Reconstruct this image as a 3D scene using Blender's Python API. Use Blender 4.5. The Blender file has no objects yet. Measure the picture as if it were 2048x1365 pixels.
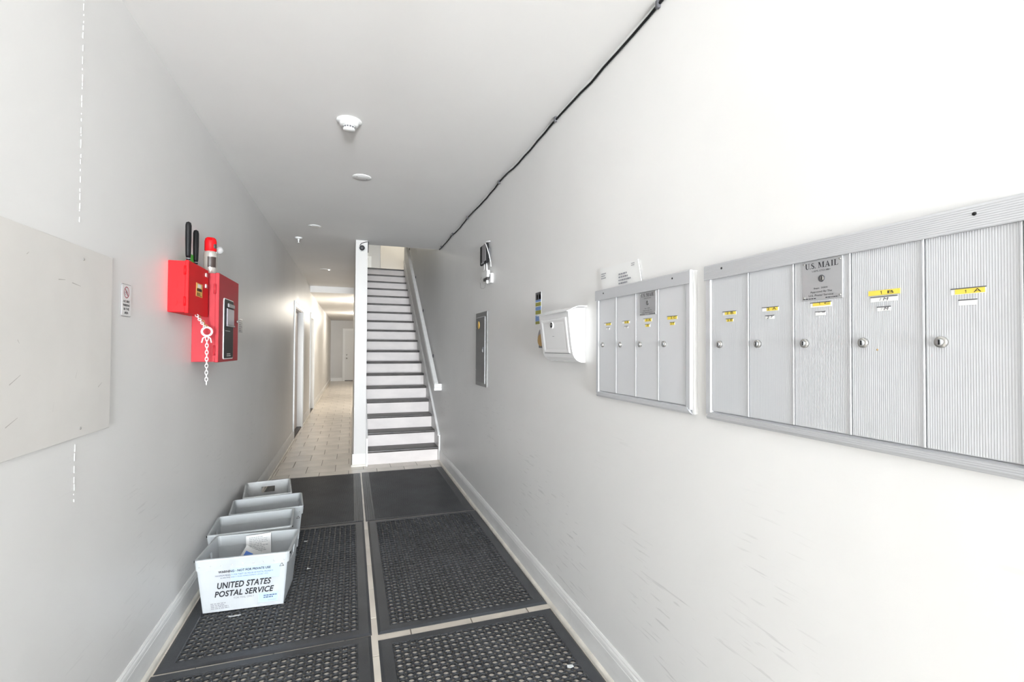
import bpy, bmesh, math, random
from mathutils import Vector, Matrix
random.seed(7)
S = bpy.context.scene
C = S.collection
PI = math.pi

# ------------------------------------------------------------------ camera
CAM_H = 1.4279
YAW, PITCH, ROLL = 0.32892, 0.016598, 0.00522
FPX = 941.77
fw = Vector((math.sin(YAW)*math.cos(PITCH), math.cos(YAW)*math.cos(PITCH), math.sin(PITCH)))
rt = Vector((math.cos(YAW), -math.sin(YAW), 0))
up = rt.cross(fw)
r2 = math.cos(ROLL)*rt + math.sin(ROLL)*up
u2 = -math.sin(ROLL)*rt + math.cos(ROLL)*up
cd = bpy.data.cameras.new('camera'); cam = bpy.data.objects.new('camera', cd); C.objects.link(cam)
cd.sensor_width = 36.0; cd.lens = FPX/2048*36.0; cd.clip_start = .02; cd.clip_end = 200
M4 = Matrix.Identity(4)
for i in range(3):
    M4[i][0] = r2[i]; M4[i][1] = u2[i]; M4[i][2] = -fw[i]
M4[2][3] = CAM_H
cam.matrix_world = M4
S.camera = cam

# ------------------------------------------------------------------ world, daylight, exposure
S.view_settings.view_transform = 'Standard'; S.view_settings.look = 'None'
S.view_settings.gamma = 1.0; S.view_settings.use_curve_mapping = False
S.view_settings.exposure = 0.30
W = bpy.data.worlds.new('sky'); S.world = W; W.use_nodes = True
W.node_tree.nodes['Background'].inputs[0].default_value = (.80, .90, 1.0, 1)
W.node_tree.nodes['Background'].inputs[1].default_value = 1.0
def area(name, loc, rot, sx, sy, power, col):
    l = bpy.data.lights.new(name, 'AREA'); l.shape = 'RECTANGLE'; l.size = sx; l.size_y = sy
    l.energy = power; l.color = col
    o = bpy.data.objects.new(name, l); C.objects.link(o); o.location = loc; o.rotation_euler = rot
    return o
# daylight entering through the glazed street entrance at the near end of the hall
area('daylight_entrance', (.12, -9.35, 1.40), (PI/2, 0, 0), 1.75, 2.5, 1250, (.87, .94, 1.0))
# added fill lamp tilted up to brighten the ceiling, standing in for pavement bounce
area('upward_fill', (.12, -10.0, .12), (math.radians(122), 0, 0), 2.2, 1.2, 1850, (.94, .97, 1.0))

# ------------------------------------------------------------------ materials
MT = {}
def lin(c): return tuple(((v/12.92) if v <= .04045 else ((v+.055)/1.055)**2.4) for v in c)
def mat(name, col, rough=.6, metal=0., spec=.5, noise=None, bump=None, emit=None, trans=None, rand=0):
    m = bpy.data.materials.new(name); m.use_nodes = True
    nt = m.node_tree; b = nt.nodes['Principled BSDF']
    b.inputs['Base Color'].default_value = (*col, 1); b.inputs['Roughness'].default_value = rough
    b.inputs['Metallic'].default_value = metal; b.inputs['Specular IOR Level'].default_value = spec
    src = None
    if noise:   # (scale, amount, detail, stretch)
        sc, am, det, st = noise
        tc = nt.nodes.new('ShaderNodeTexCoord'); mp = nt.nodes.new('ShaderNodeMapping')
        mp.inputs['Scale'].default_value = st
        nt.links.new(tc.outputs['Object'], mp.inputs[0])
        n = nt.nodes.new('ShaderNodeTexNoise'); n.inputs['Scale'].default_value = sc; n.inputs['Detail'].default_value = det
        nt.links.new(mp.outputs[0], n.inputs['Vector'])
        mr = nt.nodes.new('ShaderNodeMapRange'); mr.inputs[1].default_value = .3; mr.inputs[2].default_value = .7
        mr.inputs[3].default_value = 1-am; mr.inputs[4].default_value = 1+am*.4
        nt.links.new(n.outputs[0], mr.inputs[0])
        vm = nt.nodes.new('ShaderNodeVectorMath'); vm.operation = 'SCALE'; vm.inputs[0].default_value = col
        nt.links.new(mr.outputs[0], vm.inputs['Scale']); src = vm.outputs[0]
    if rand:
        oi = nt.nodes.new('ShaderNodeObjectInfo'); mr2 = nt.nodes.new('ShaderNodeMapRange')
        mr2.inputs[3].default_value = 1-rand; mr2.inputs[4].default_value = 1+rand
        nt.links.new(oi.outputs['Random'], mr2.inputs[0])
        v2 = nt.nodes.new('ShaderNodeVectorMath'); v2.operation = 'SCALE'; v2.inputs[0].default_value = col
        if src: nt.links.new(src, v2.inputs[0])
        nt.links.new(mr2.outputs[0], v2.inputs['Scale']); src = v2.outputs[0]
    if src: nt.links.new(src, b.inputs['Base Color'])
    if bump:    # (kind, scale, strength, distance)
        k, sc, stg, ds = bump
        tc = nt.nodes.new('ShaderNodeTexCoord')
        bp = nt.nodes.new('ShaderNodeBump'); bp.inputs['Strength'].default_value = stg; bp.inputs['Distance'].default_value = ds
        if k == 'noise':
            n = nt.nodes.new('ShaderNodeTexNoise'); n.inputs['Scale'].default_value = sc; n.inputs['Detail'].default_value = 3
            nt.links.new(tc.outputs['Object'], n.inputs['Vector']); nt.links.new(n.outputs[0], bp.inputs['Height'])
        elif k in 'XYZ':
            sx = nt.nodes.new('ShaderNodeSeparateXYZ'); nt.links.new(tc.outputs['Object'], sx.inputs[0])
            mu = nt.nodes.new('ShaderNodeMath'); mu.operation = 'MULTIPLY'; mu.inputs[1].default_value = sc
            nt.links.new(sx.outputs[k], mu.inputs[0])
            sn = nt.nodes.new('ShaderNodeMath'); sn.operation = 'SINE'; nt.links.new(mu.outputs[0], sn.inputs[0])
            nt.links.new(sn.outputs[0], bp.inputs['Height'])
        elif k == 'weave':
            w = []
            for ang in (PI/4, -PI/4):
                mp = nt.nodes.new('ShaderNodeMapping'); mp.inputs['Rotation'].default_value = (0, 0, ang)
                nt.links.new(tc.outputs['Object'], mp.inputs[0])
                wv = nt.nodes.new('ShaderNodeTexWave'); wv.inputs['Scale'].default_value = sc
                nt.links.new(mp.outputs[0], wv.inputs['Vector']); w.append(wv)
            ck = nt.nodes.new('ShaderNodeTexChecker'); ck.inputs['Scale'].default_value = sc*1.6
            nt.links.new(tc.outputs['Object'], ck.inputs['Vector'])
            mx = nt.nodes.new('ShaderNodeMix'); nt.links.new(ck.outputs['Fac'], mx.inputs[0])
            nt.links.new(w[0].outputs['Fac'], mx.inputs[2]); nt.links.new(w[1].outputs['Fac'], mx.inputs[3])
            nt.links.new(mx.outputs[0], bp.inputs['Height'])
        nt.links.new(bp.outputs[0], b.inputs['Normal'])
    if emit:
        b.inputs['Emission Color'].default_value = (*emit[0], 1); b.inputs['Emission Strength'].default_value = emit[1]
    if trans: b.inputs['Transmission Weight'].default_value = trans
    MT[name] = m
    return m

def wall_paint(name, col, scuff=.5, rough=.42):
    """satin wall paint with faint roller mottling and dark scuff streaks on the lower part (wear)"""
    m = bpy.data.materials.new(name); m.use_nodes = True; nt = m.node_tree; b = nt.nodes['Principled BSDF']
    N = nt.nodes.new; L = nt.links.new
    b.inputs['Roughness'].default_value = rough; b.inputs['Specular IOR Level'].default_value = .4
    tc = N('ShaderNodeTexCoord')
    n1 = N('ShaderNodeTexNoise'); n1.inputs['Scale'].default_value = 1.3; n1.inputs['Detail'].default_value = 4
    L(tc.outputs['Object'], n1.inputs['Vector'])
    mr = N('ShaderNodeMapRange'); mr.inputs[1].default_value = .3; mr.inputs[2].default_value = .7
    mr.inputs[3].default_value = .965; mr.inputs[4].default_value = 1.02; L(n1.outputs[0], mr.inputs[0])
    fac = mr.outputs[0]
    def mul(a, bb):
        q = N('ShaderNodeMath'); q.operation = 'MULTIPLY'; L(a, q.inputs[0])
        if hasattr(bb, 'links'): L(bb, q.inputs[1])
        else: q.inputs[1].default_value = bb
        return q.outputs[0]
    if scuff:
        sx = N('ShaderNodeSeparateXYZ'); L(tc.outputs['Object'], sx.inputs[0])
        zm = N('ShaderNodeMapRange'); zm.inputs[1].default_value = 1.15; zm.inputs[2].default_value = .75
        L(sx.outputs['Z'], zm.inputs[0])
        # patchy mask
        n2 = N('ShaderNodeTexNoise'); n2.inputs['Scale'].default_value = 2.2; n2.inputs['Detail'].default_value = 2
        L(tc.outputs['Object'], n2.inputs['Vector'])
        pm = N('ShaderNodeMapRange'); pm.inputs[1].default_value = .48; pm.inputs[2].default_value = .64; L(n2.outputs[0], pm.inputs[0])
        for rot, st, sc, lo in (((.45, 0, 0), (1, 1.3, 17), 4.5, .66), ((.15, 0, 0), (1, 1.0, 22), 4.0, .68), ((1.45, 0, 0), (1, 1.6, 15), 7.0, .69)):
            mp = N('ShaderNodeMapping'); mp.inputs['Rotation'].default_value = rot; mp.inputs['Scale'].default_value = st
            L(tc.outputs['Object'], mp.inputs[0])
            n3 = N('ShaderNodeTexNoise'); n3.inputs['Scale'].default_value = sc; n3.inputs['Detail'].default_value = 1.5
            L(mp.outputs[0], n3.inputs['Vector'])
            sm = N('ShaderNodeMapRange'); sm.inputs[1].default_value = lo; sm.inputs[2].default_value = lo+.05; L(n3.outputs[0], sm.inputs[0])
            k = mul(mul(mul(sm.outputs[0], pm.outputs[0]), zm.outputs[0]), scuff)
            inv = N('ShaderNodeMath'); inv.operation = 'SUBTRACT'; inv.inputs[0].default_value = 1; L(k, inv.inputs[1])
            fac = mul(fac, inv.outputs[0])
    vm = N('ShaderNodeVectorMath'); vm.operation = 'SCALE'; vm.inputs[0].default_value = col; L(fac, vm.inputs['Scale'])
    L(vm.outputs[0], b.inputs['Base Color'])
    bp = N('ShaderNodeBump'); bp.inputs['Strength'].default_value = .08; bp.inputs['Distance'].default_value = .01
    n4 = N('ShaderNodeTexNoise'); n4.inputs['Scale'].default_value = 9; n4.inputs['Detail'].default_value = 5
    L(tc.outputs['Object'], n4.inputs['Vector']); L(n4.outputs[0], bp.inputs['Height']); L(bp.outputs[0], b.inputs['Normal'])
    MT[name] = m

wall_paint('wall_r', (.86, .853, .838), .17)
wall_paint('wall_l', (.86, .85, .835), .09)
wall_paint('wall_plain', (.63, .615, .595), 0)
mat('ceiling', (.87, .858, .842), .75, noise=(1.1, .03, 3, (1, 1, 1)))
mat('trim', (.89, .885, .87), .4, noise=(6, .06, 4, (1, 1, 3)))
mat('shoe', (.82, .78, .70), .45, noise=(9, .16, 4, (1, 1, 1)))
mat('white', (.85, .85, .84), .4)
mat('whitegloss', (.86, .86, .86), .22)
mat('riser', (.76, .71, .69), .5, noise=(4, .10, 5, (1, 3, 2)))
mat('tread', (.060, .050, .046), .42, noise=(7, .75, 5, (.8, 5, 1)))
mat('tile', (.86, .79, .70), .24, noise=(3.5, .13, 4, (1, 1, 1)), rand=.04)
mat('grout', (.20, .17, .14), .9)
mat('rubber', (.058, .062, .070), .38, noise=(2.6, .30, 4, (1, 1, 1)), bump=('noise', 180, .3, .002))
mat('rubberflat', (.055, .060, .070), .5, noise=(3.1, .35, 5, (1, 1, 1)), bump=('weave', 34, 1.0, .007))
mat('alu', (.70, .71, .73), .40, .15, bump=('noise', 300, .05, .001))
mat('alu_rail', (.60, .61, .63), .38, .25)
mat('alu_railflute', (.57, .58, .60), .38, .25, bump=('Z', 2*PI/.0042, .30, .0012))
mat('alu_flute', (.61, .62, .64), .42, .12, bump=('Y', 2*PI/.0040, .16, .0010))
mat('alu_plain', (.66, .67, .69), .36, .25)
mat('plate', (.52, .53, .545), .3, .5)
mat('chrome', (.50, .49, .47), .30, .9)
mat('black', (.010, .010, .011), .5, spec=.25)
mat('ink', (.010, .010, .016), .6)
mat('inkblue', (.03, .06, .16), .6)
mat('inkgrey', (.30, .30, .33), .6)
mat('printblue', (.44, .54, .68), .5)
mat('yellow', (.86, .68, .10), .55)
mat('scuff', (.52, .49, .46), .6)
mat('paper', (.86, .86, .85), .6)
mat('red', (.74, .008, .012), .5, spec=.2)
mat('darkred', (.42, .026, .036), .5, spec=.25)
mat('orange', (.88, .50, .12), .5)
mat('gold', (.80, .50, .12), .5)
mat('green', (.12, .60, .08), .5)
mat('greysteel', (.27, .27, .265), .38, .55, noise=(5, .18, 3, (1, 1, 1)))
mat('greysteel_d', (.20, .20, .198), .36, .55, noise=(4, .18, 3, (1, 1, 2)))
mat('darkgrey', (.10, .10, .11), .4)
mat('midgrey', (.28, .27, .28), .4)
mat('lcd', (.46, .42, .47), .15)
mat('panelboard', (.80, .775, .74), .38, noise=(4, .05, 4, (1, 1, 1)))
mat('signred', (.45, .03, .07), .5)
mat('tan', (.46, .29, .10), .5)
mat('olive', (.34, .33, .06), .5)
mat('sky_print', (.20, .33, .62), .5)
mat('lightblue', (.12, .26, .72), .4)
mat('tote', (.75, .775, .79), .42, noise=(5, .10, 4, (1, 1, 1)), bump=('X', 2*PI/.006, .12, .001))
mat('tote_rim', (.68, .71, .72), .38, noise=(9, .10, 4, (1, 1, 1)))
mat('tote_d', (.64, .65, .65), .45, noise=(8, .28, 5, (1, 1, 1)))
mat('can', (.75, .72, .66), .22, .7)
mat('candark', (.05, .035, .03), .35)
mat('clear', (.85, .85, .85), .08, trans=.85)
mat('doorpaint', (.76, .70, .68), .45)
mat('doorwhite', (.80, .80, .79), .45)
mat('lamp', (.9, .9, .88), .4, emit=((1, .98, .95), 7.0))
mat('lampwarm', (.9, .9, .85), .4, emit=((1, .93, .80), 9.0))
mat('litter', (.86, .88, .87), .6)
def pane_mat():
    m = bpy.data.materials.new('pane'); m.use_nodes = True; nt = m.node_tree
    o = nt.nodes['Material Output']; t = nt.nodes.new('ShaderNodeBsdfTransparent'); g = nt.nodes.new('ShaderNodeBsdfGlossy')
    g.inputs['Roughness'].default_value = .02; mx = nt.nodes.new('ShaderNodeMixShader'); mx.inputs[0].default_value = .08
    nt.links.new(t.outputs[0], mx.inputs[1]); nt.links.new(g.outputs[0], mx.inputs[2]); nt.links.new(mx.outputs[0], o.inputs[0])
    MT['pane'] = m
pane_mat()

def translucent(name, k):
    nt = MT[name].node_tree; b = nt.nodes['Principled BSDF']; o = nt.nodes['Material Output']
    t = nt.nodes.new('ShaderNodeBsdfTranslucent'); t.inputs[0].default_value = (.86, .88, .90, 1)
    mx = nt.nodes.new('ShaderNodeMixShader'); mx.inputs[0].default_value = k
    nt.links.new(b.outputs[0], mx.inputs[1]); nt.links.new(t.outputs[0], mx.inputs[2]); nt.links.new(mx.outputs[0], o.inputs[0])
translucent('tote', .42); translucent('tote_rim', .32)
MT['clear'].node_tree.nodes['Principled BSDF'].inputs['Transmission Weight'].default_value = 0
MT['clear'].node_tree.nodes['Principled BSDF'].inputs['Alpha'].default_value = .30

# ------------------------------------------------------------------ mesh builder
class MB:
    def __init__(s): s.v = []; s.f = []; s.sm = []
    def add(s, vs, fs, smooth=False):
        o = len(s.v); s.v += [tuple(v) for v in vs]
        for f in fs: s.f.append(tuple(i+o for i in f)); s.sm.append(smooth)
        return s
    def box(s, x0, x1, y0, y1, z0, z1):
        v = [(x0,y0,z0),(x1,y0,z0),(x1,y1,z0),(x0,y1,z0),(x0,y0,z1),(x1,y0,z1),(x1,y1,z1),(x0,y1,z1)]
        return s.add(v, [(3,2,1,0),(4,5,6,7),(0,1,5,4),(1,2,6,5),(2,3,7,6),(3,0,4,7)])
    def bbox(s, x0, x1, y0, y1, z0, z1, b=.003, seg=2):
        bm = bmesh.new(); bmesh.ops.create_cube(bm, size=1)
        for v in bm.verts: v.co = ((x0+x1)/2+v.co.x*(x1-x0), (y0+y1)/2+v.co.y*(y1-y0), (z0+z1)/2+v.co.z*(z1-z0))
        bmesh.ops.bevel(bm, geom=bm.edges[:], offset=b, segments=seg, affect='EDGES', profile=.5)
        bm.verts.index_update()
        s.add([v.co[:] for v in bm.verts], [[v.index for v in f.verts] for f in bm.faces]); bm.free(); return s
    def prism(s, pts, axis, a, b, smooth=False):
        """polygon pts (2D) extruded along axis 0/1/2 from a to b"""
        def P(p, t):
            if axis == 0: return (t, p[0], p[1])
            if axis == 1: return (p[0], t, p[1])
            return (p[0], p[1], t)
        n = len(pts); vs = [P(p, a) for p in pts]+[P(p, b) for p in pts]
        fs = [(i, (i+1) % n, n+(i+1) % n, n+i) for i in range(n)]
        o = len(s.v); s.add(vs, fs, smooth); s.f += [tuple(o+i for i in reversed(range(n))), tuple(o+n+i for i in range(n))]; s.sm += [False, False]
        return s
    def lathe(s, prof, c, axis=2, n=32, sign=1, smooth=True):
        """profile (radius, height) about an axis through c; sign flips height"""
        vs = []; m = len(prof)
        for k in range(n):
            a = 2*PI*k/n
            for r, h in prof:
                x, y, z = r*math.cos(a), r*math.sin(a), h*sign
                q = (x, y, z) if axis == 2 else ((z, x, y) if axis == 0 else (x, z, y))
                vs.append((c[0]+q[0], c[1]+q[1], c[2]+q[2]))
        fs = []
        for k in range(n):
            for i in range(m-1): fs.append((k*m+i, ((k+1) % n)*m+i, ((k+1) % n)*m+i+1, k*m+i+1))
        s.add(vs, fs, smooth)
        o = len(s.v)-len(vs)
        if prof[0][0] > 1e-6: s.f.append(tuple(o+k*m for k in reversed(range(n)))); s.sm.append(False)
        if prof[-1][0] > 1e-6: s.f.append(tuple(o+k*m+m-1 for k in range(n))); s.sm.append(False)
        return s
    def tube(s, pts, r, n=8, closed=False, smooth=True):
        P = [Vector(p) for p in pts]; m = len(P); vs = []; fs = []
        nrm = None
        for i in range(m):
            if closed: t = (P[(i+1) % m]-P[i-1]).normalized()
            else: t = (P[min(i+1, m-1)]-P[max(i-1, 0)]).normalized()
            if nrm is None:
                nrm = t.orthogonal().normalized()
            else:
                nrm = (nrm-t*nrm.dot(t)); nrm = nrm.normalized() if nrm.length > 1e-6 else t.orthogonal().normalized()
            bn = t.cross(nrm)
            for k in range(n):
                a = 2*PI*k/n; vs.append(P[i]+r*(math.cos(a)*nrm+math.sin(a)*bn))
        for i in range(m if closed else m-1):
            j = (i+1) % m
            for k in range(n): fs.append((i*n+k, i*n+(k+1) % n, j*n+(k+1) % n, j*n+k))
        o = len(s.v); s.add(vs, fs, smooth)
        if not closed:
            s.f.append(tuple(o+k for k in reversed(range(n)))); s.f.append(tuple(o+(m-1)*n+k for k in range(n))); s.sm += [False, False]
        return s
    def merge(s, mb): return s.add(mb.v, mb.f)
ORG = {}
def mesh_obj(name, me, m, parent=None):
    o = bpy.data.objects.new(name, me); C.objects.link(o)
    if m and not me.materials: me.materials.append(MT[m])
    if parent is not None: o.parent = parent
    return o
def obj(name, mb, m, parent=None, base=None, fix=True):
    """link MB as one mesh object; base = origin of a top-level mesh; children use the parent's origin"""
    if parent is not None: org = ORG[parent]
    elif base is not None: org = Vector(base)
    else:
        xs = [v[0] for v in mb.v]; ys = [v[1] for v in mb.v]; zs = [v[2] for v in mb.v]
        org = Vector(((min(xs)+max(xs))/2, (min(ys)+max(ys))/2, min(zs)))
    me = bpy.data.meshes.new(name)
    me.from_pydata([(v[0]-org.x, v[1]-org.y, v[2]-org.z) for v in mb.v], [], mb.f)
    if any(mb.sm):
        me.polygons.foreach_set('use_smooth', mb.sm)
    if fix:
        bm = bmesh.new(); bm.from_mesh(me); bmesh.ops.recalc_face_normals(bm, faces=bm.faces[:]); bm.to_mesh(me); bm.free()
    me.update()
    o = mesh_obj(name, me, m, parent)
    if parent is None: o.location = org
    ORG[o] = org
    return o
def tag(o, label, cat, group=None, kind=None):
    o['label'] = label; o['category'] = cat
    if group: o['group'] = group
    if kind: o['kind'] = kind
    return o
def thing(name, label, cat, loc, group=None, kind=None):
    o = bpy.data.objects.new(name, None); o.empty_display_size = .05; C.objects.link(o); o.location = loc
    ORG[o] = Vector(loc)
    return tag(o, label, cat, group, kind)
def struct(name, mb, m, label, cat, parent=None):
    o = obj(name, mb, m, parent, base=(0, 0, 0))
    if parent is None: tag(o, label, cat, None, 'structure')
    return o
def copy_tree(o, parent=None):
    c = o.copy(); C.objects.link(c)
    if parent is not None: c.parent = parent
    for ch in list(o.children): copy_tree(ch, c)
    return c
def text_mb(txt, shear=0., bold=0., space=1.0):
    cu = bpy.data.curves.new('t', 'FONT'); cu.body = txt; cu.shear = shear; cu.offset = bold; cu.space_character = space
    cu.resolution_u = 3
    to = bpy.data.objects.new('t', cu)
    me = bpy.data.meshes.new_from_object(to)
    vs = [v.co.copy() for v in me.vertices]; fs = [tuple(p.vertices) for p in me.polygons]
    bpy.data.objects.remove(to); bpy.data.curves.remove(cu); bpy.data.meshes.remove(me)
    return vs, fs
def one_into(mb, X, y, z0, z1):
    """figure one with its flag on the right wall, stem centred on y"""
    h = z1-z0; w = h*.085
    for p in (((-w, 0), (w, 0), (w, h), (-w, h)), ((-w, h), (-w, h*.82), (-h*.34, h*.66), (-h*.34, h*.78))):
        mb.add([(X, y-a, z0+b) for a, b in p], [(0, 1, 2, 3)])
    return mb
def text_into(mb, txt, face, plane, u0, u1, v0, v1, shear=0., bold=0., space=1., keep=False):
    """lettering fitted into the rectangle u0..u1 x v0..v1 of a face.
    R: right wall (u runs towards -Y), L: left wall (u runs towards +Y), F: faces the viewer (-Y)"""
    vs, fs = text_mb(txt, shear, bold, space)
    if not vs: return mb
    a0 = min(v.x for v in vs); a1 = max(v.x for v in vs); b0 = min(v.y for v in vs); b1 = max(v.y for v in vs)
    sx = (u1-u0)/(a1-a0); sy = (v1-v0)/max(b1-b0, 1e-6)
    out = []
    for v in vs:
        u = u0+(v.x-a0)*sx; w = v0+(v.y-b0)*sy
        if face == 'R': out.append((plane, -u, w))
        elif face == 'L': out.append((plane, u, w))
        else: out.append((u, plane, w))
    return mb.add(out, fs)
def bars_into(mb, face, plane, u0, u1, v0, v1, n, seed=1):
    """rows of tiny print too small to read"""
    rd = random.Random(seed); h = (v1-v0)/n
    for i in range(n):
        z = v1-(i+.5)*h; u = u0; e = u0+(u1-u0)*rd.uniform(.6, 1)
        while u < e:
            w = rd.uniform(.3, 1.0)*(u1-u0)*.18; a, b = u, min(u+w, e)
            z0, z1 = z-h*.24, z+h*.24
            q = [(a, z0), (b, z0), (b, z1), (a, z1)]
            if face == 'R': vs = [(plane, -p[0], p[1]) for p in q]
            elif face == 'L': vs = [(plane, p[0], p[1]) for p in q]
            else: vs = [(p[0], plane, p[1]) for p in q]
            mb.add(vs, [(0, 1, 2, 3)]); u = b+(u1-u0)*.03
    return mb

# ------------------------------------------------------------------ dimensions
WL, WR, H = -.835, 1.08, 2.74
YN, YF = -9.0, 21.6          # entrance wall, far wall
LC = 2.607                   # lower rear ceiling
UF, UC = 3.13, 5.75          # upper floor, upper ceiling
Y_OPEN = 6.22                # where the hall ceiling stops over the stairs
SX0, SX1, SY, SR, ST = .203, 1.06, 6.033, .1739, .2566
WS0, WS1 = .04, .178         # stair wall faces
WSE = 10.9                   # end of the stair wall

# ------------------------------------------------------------------ floor
fl = struct('floor', MB().box(WL-.2, 3.0, YN, YF+.2, -.20, -.005), 'grout', 'beige ceramic tile floor in running bond along the hallway', 'floor')
PX, PY = .3135, .322
mats_rect = [(-.80, .113, .88, 5.655), (.140, 1.05, .88, 2.403), (.140, 1.05, 2.45, 5.655)]
tile_cache = {}
cand = []
for j in range(-48, 50):
    y0 = 5.831+j*PY; y1 = y0+PY
    if y1 < YN or y0 > YF: continue
    off = -.014 if j % 2 else -.162
    xmax = WR if y0 < 10.8 else 2.9
    k0 = math.floor((WL-off)/PX)
    for k in range(k0, 40):
        x0 = off+k*PX; x1 = x0+PX
        a, b, c, d = max(x0, WL), min(x1, xmax), max(y0, YN), min(y1, YF)
        if b-a < .02 or d-c < .02: continue
        hid = any(a > m[0] and b < m[1] and c > m[2] and d < m[3] for m in mats_rect) or c < 1.7 or a > .2 and c > 6.05
        cand.append((hid, (a+b)/2, (c+d)/2, b-a, d-c))
vis = sorted([t for t in cand if not t[0]], key=lambda t: t[2])
rest = [t for t in cand if t[0]]+vis[290:]
for _, x, y, w, d in vis[:290]:
    key = (round(w, 3), round(d, 3))
    if key not in tile_cache:
        g = .0022
        me = bpy.data.meshes.new('tile'); q = MB().box(-w/2+g, w/2-g, -d/2+g, d/2-g, -.007, -.0012)
        t0, t1, s0, s1 = -w/2+g, w/2-g, -d/2+g, d/2-g; e = .0015
        q.add([(t0,s0,-.0012),(t1,s0,-.0012),(t1,s1,-.0012),(t0,s1,-.0012),(t0+e,s0+e,0),(t1-e,s0+e,0),(t1-e,s1-e,0),(t0+e,s1-e,0)],
              [(4,5,6,7),(0,1,5,4),(1,2,6,5),(2,3,7,6),(3,0,4,7)])
        q.f.pop(1)
        me.from_pydata(q.v, [], q.f); me.materials.append(MT['tile']); tile_cache[key] = me
    o = mesh_obj('tile', tile_cache[key], None, fl); o.location = (x, y, 0)
q = MB()
for _, x, y, w, d in rest: q.box(x-w/2+.0022, x+w/2-.0022, y-d/2+.0022, y+d/2-.0022, -.007, 0)
o = obj('tile', q, 'tile', fl, fix=False); o['kind'] = 'stuff'

# ------------------------------------------------------------------ walls, ceilings
D1 = (8.02, 9.28, 2.075); D2 = (11.0, 11.98, 2.105)     # left doorways: y0, y1, top
q = MB()
q.box(WL-.16, WL, YN, D1[0], 0, H); q.box(WL-.16, WL, D1[0], D1[1], D1[2], H)
q.box(WL-.16, WL, D1[1], D2[0], 0, H); q.box(WL-.16, WL, D2[0], D2[1], D2[2], H); q.box(WL-.16, WL, D2[1], YF, 0, H)
struct('wall_left', q, 'wall_l', 'scuffed off-white painted wall on the left of the hallway', 'wall')
jl = MB(); rd = random.Random(9)
for za, zb in ((1.83, 2.62), (.93, 1.10)):
    z = za
    while z < zb:
        l = rd.uniform(.004, .03); y = 1.885+rd.uniform(-.0015, .0015); w_ = rd.uniform(.0005, .0014); jl.box(WL-.002, WL+.0012, y-w_, y+w_, z, z+l); z += l+rd.uniform(.002, .022)
wl = bpy.data.objects['wall_left']; o = obj('joint_flecks', jl, 'white', wl, fix=False); o['kind'] = 'stuff'
q = MB().box(WR, WR+.16, YN, 10.52, 0, UC)
struct('wall_right', q, 'wall_r', 'off-white painted wall on the right carrying the mailboxes', 'wall')
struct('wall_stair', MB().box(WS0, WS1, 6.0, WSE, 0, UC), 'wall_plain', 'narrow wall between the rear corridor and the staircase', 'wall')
q = MB().box(WL-.16, WR+.16, YN, Y_OPEN, H, UF); q.box(WL-.16, WS0, Y_OPEN, 10.8, H, UF)
struct('ceiling', q, 'ceiling', 'plain off-white plaster ceiling over the entrance hall', 'ceiling')
q = MB().box(WL-.16, 3.0, 10.8, YF+.1, LC, UF-.02); 
struct('ceiling_rear', q, 'ceiling', 'lower off-white ceiling with a dropped front edge over the rear corridor', 'ceiling')
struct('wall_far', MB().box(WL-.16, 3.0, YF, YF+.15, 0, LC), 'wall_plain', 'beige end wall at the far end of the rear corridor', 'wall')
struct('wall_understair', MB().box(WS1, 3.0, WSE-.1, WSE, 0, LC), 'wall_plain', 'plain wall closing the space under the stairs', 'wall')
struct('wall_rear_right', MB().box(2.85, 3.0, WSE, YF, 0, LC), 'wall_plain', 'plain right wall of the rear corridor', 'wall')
# upper storey
struct('floor_upper', MB().box(WL, 3.0, 10.44, 20.6, UF-.02, UF), 'tread', 'dark upper landing floor at the head of the stairs', 'floor')
q = MB().box(WL-.16, 3.0, 20.5, 20.65, UF, UC)
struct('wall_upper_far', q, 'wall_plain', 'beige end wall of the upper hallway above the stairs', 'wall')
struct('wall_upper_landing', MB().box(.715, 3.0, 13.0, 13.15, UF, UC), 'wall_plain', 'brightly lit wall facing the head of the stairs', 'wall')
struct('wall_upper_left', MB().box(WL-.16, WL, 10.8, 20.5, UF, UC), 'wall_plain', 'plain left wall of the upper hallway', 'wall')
struct('wall_upper_front', MB().box(WS1, WR, Y_OPEN-.12, Y_OPEN, UF, UC), 'wall_plain', 'wall above the hall ceiling edge over the stairs', 'wall')
struct('wall_upper_side', MB().box(WL, WS0, 10.8, 10.9, UF, UC), 'wall_plain', 'short wall beside the stairwell upstairs', 'wall')
struct('ceiling_upper', MB().box(WL-.16, 3.0, 6.0, 20.65, UC, UC+.1), 'ceiling', 'ceiling of the upper hallway', 'ceiling')
struct('wall_upper_right', MB().box(2.85, 3.0, 10.5, 13.0, UF, UC), 'wall_plain', 'right wall of the upper landing', 'wall')
struct('wall_upper_return', MB().box(WR+.16, 3.0, 10.4, 10.52, UF, UC), 'wall_plain', 'return wall at the head of the stairs', 'wall')
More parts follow.
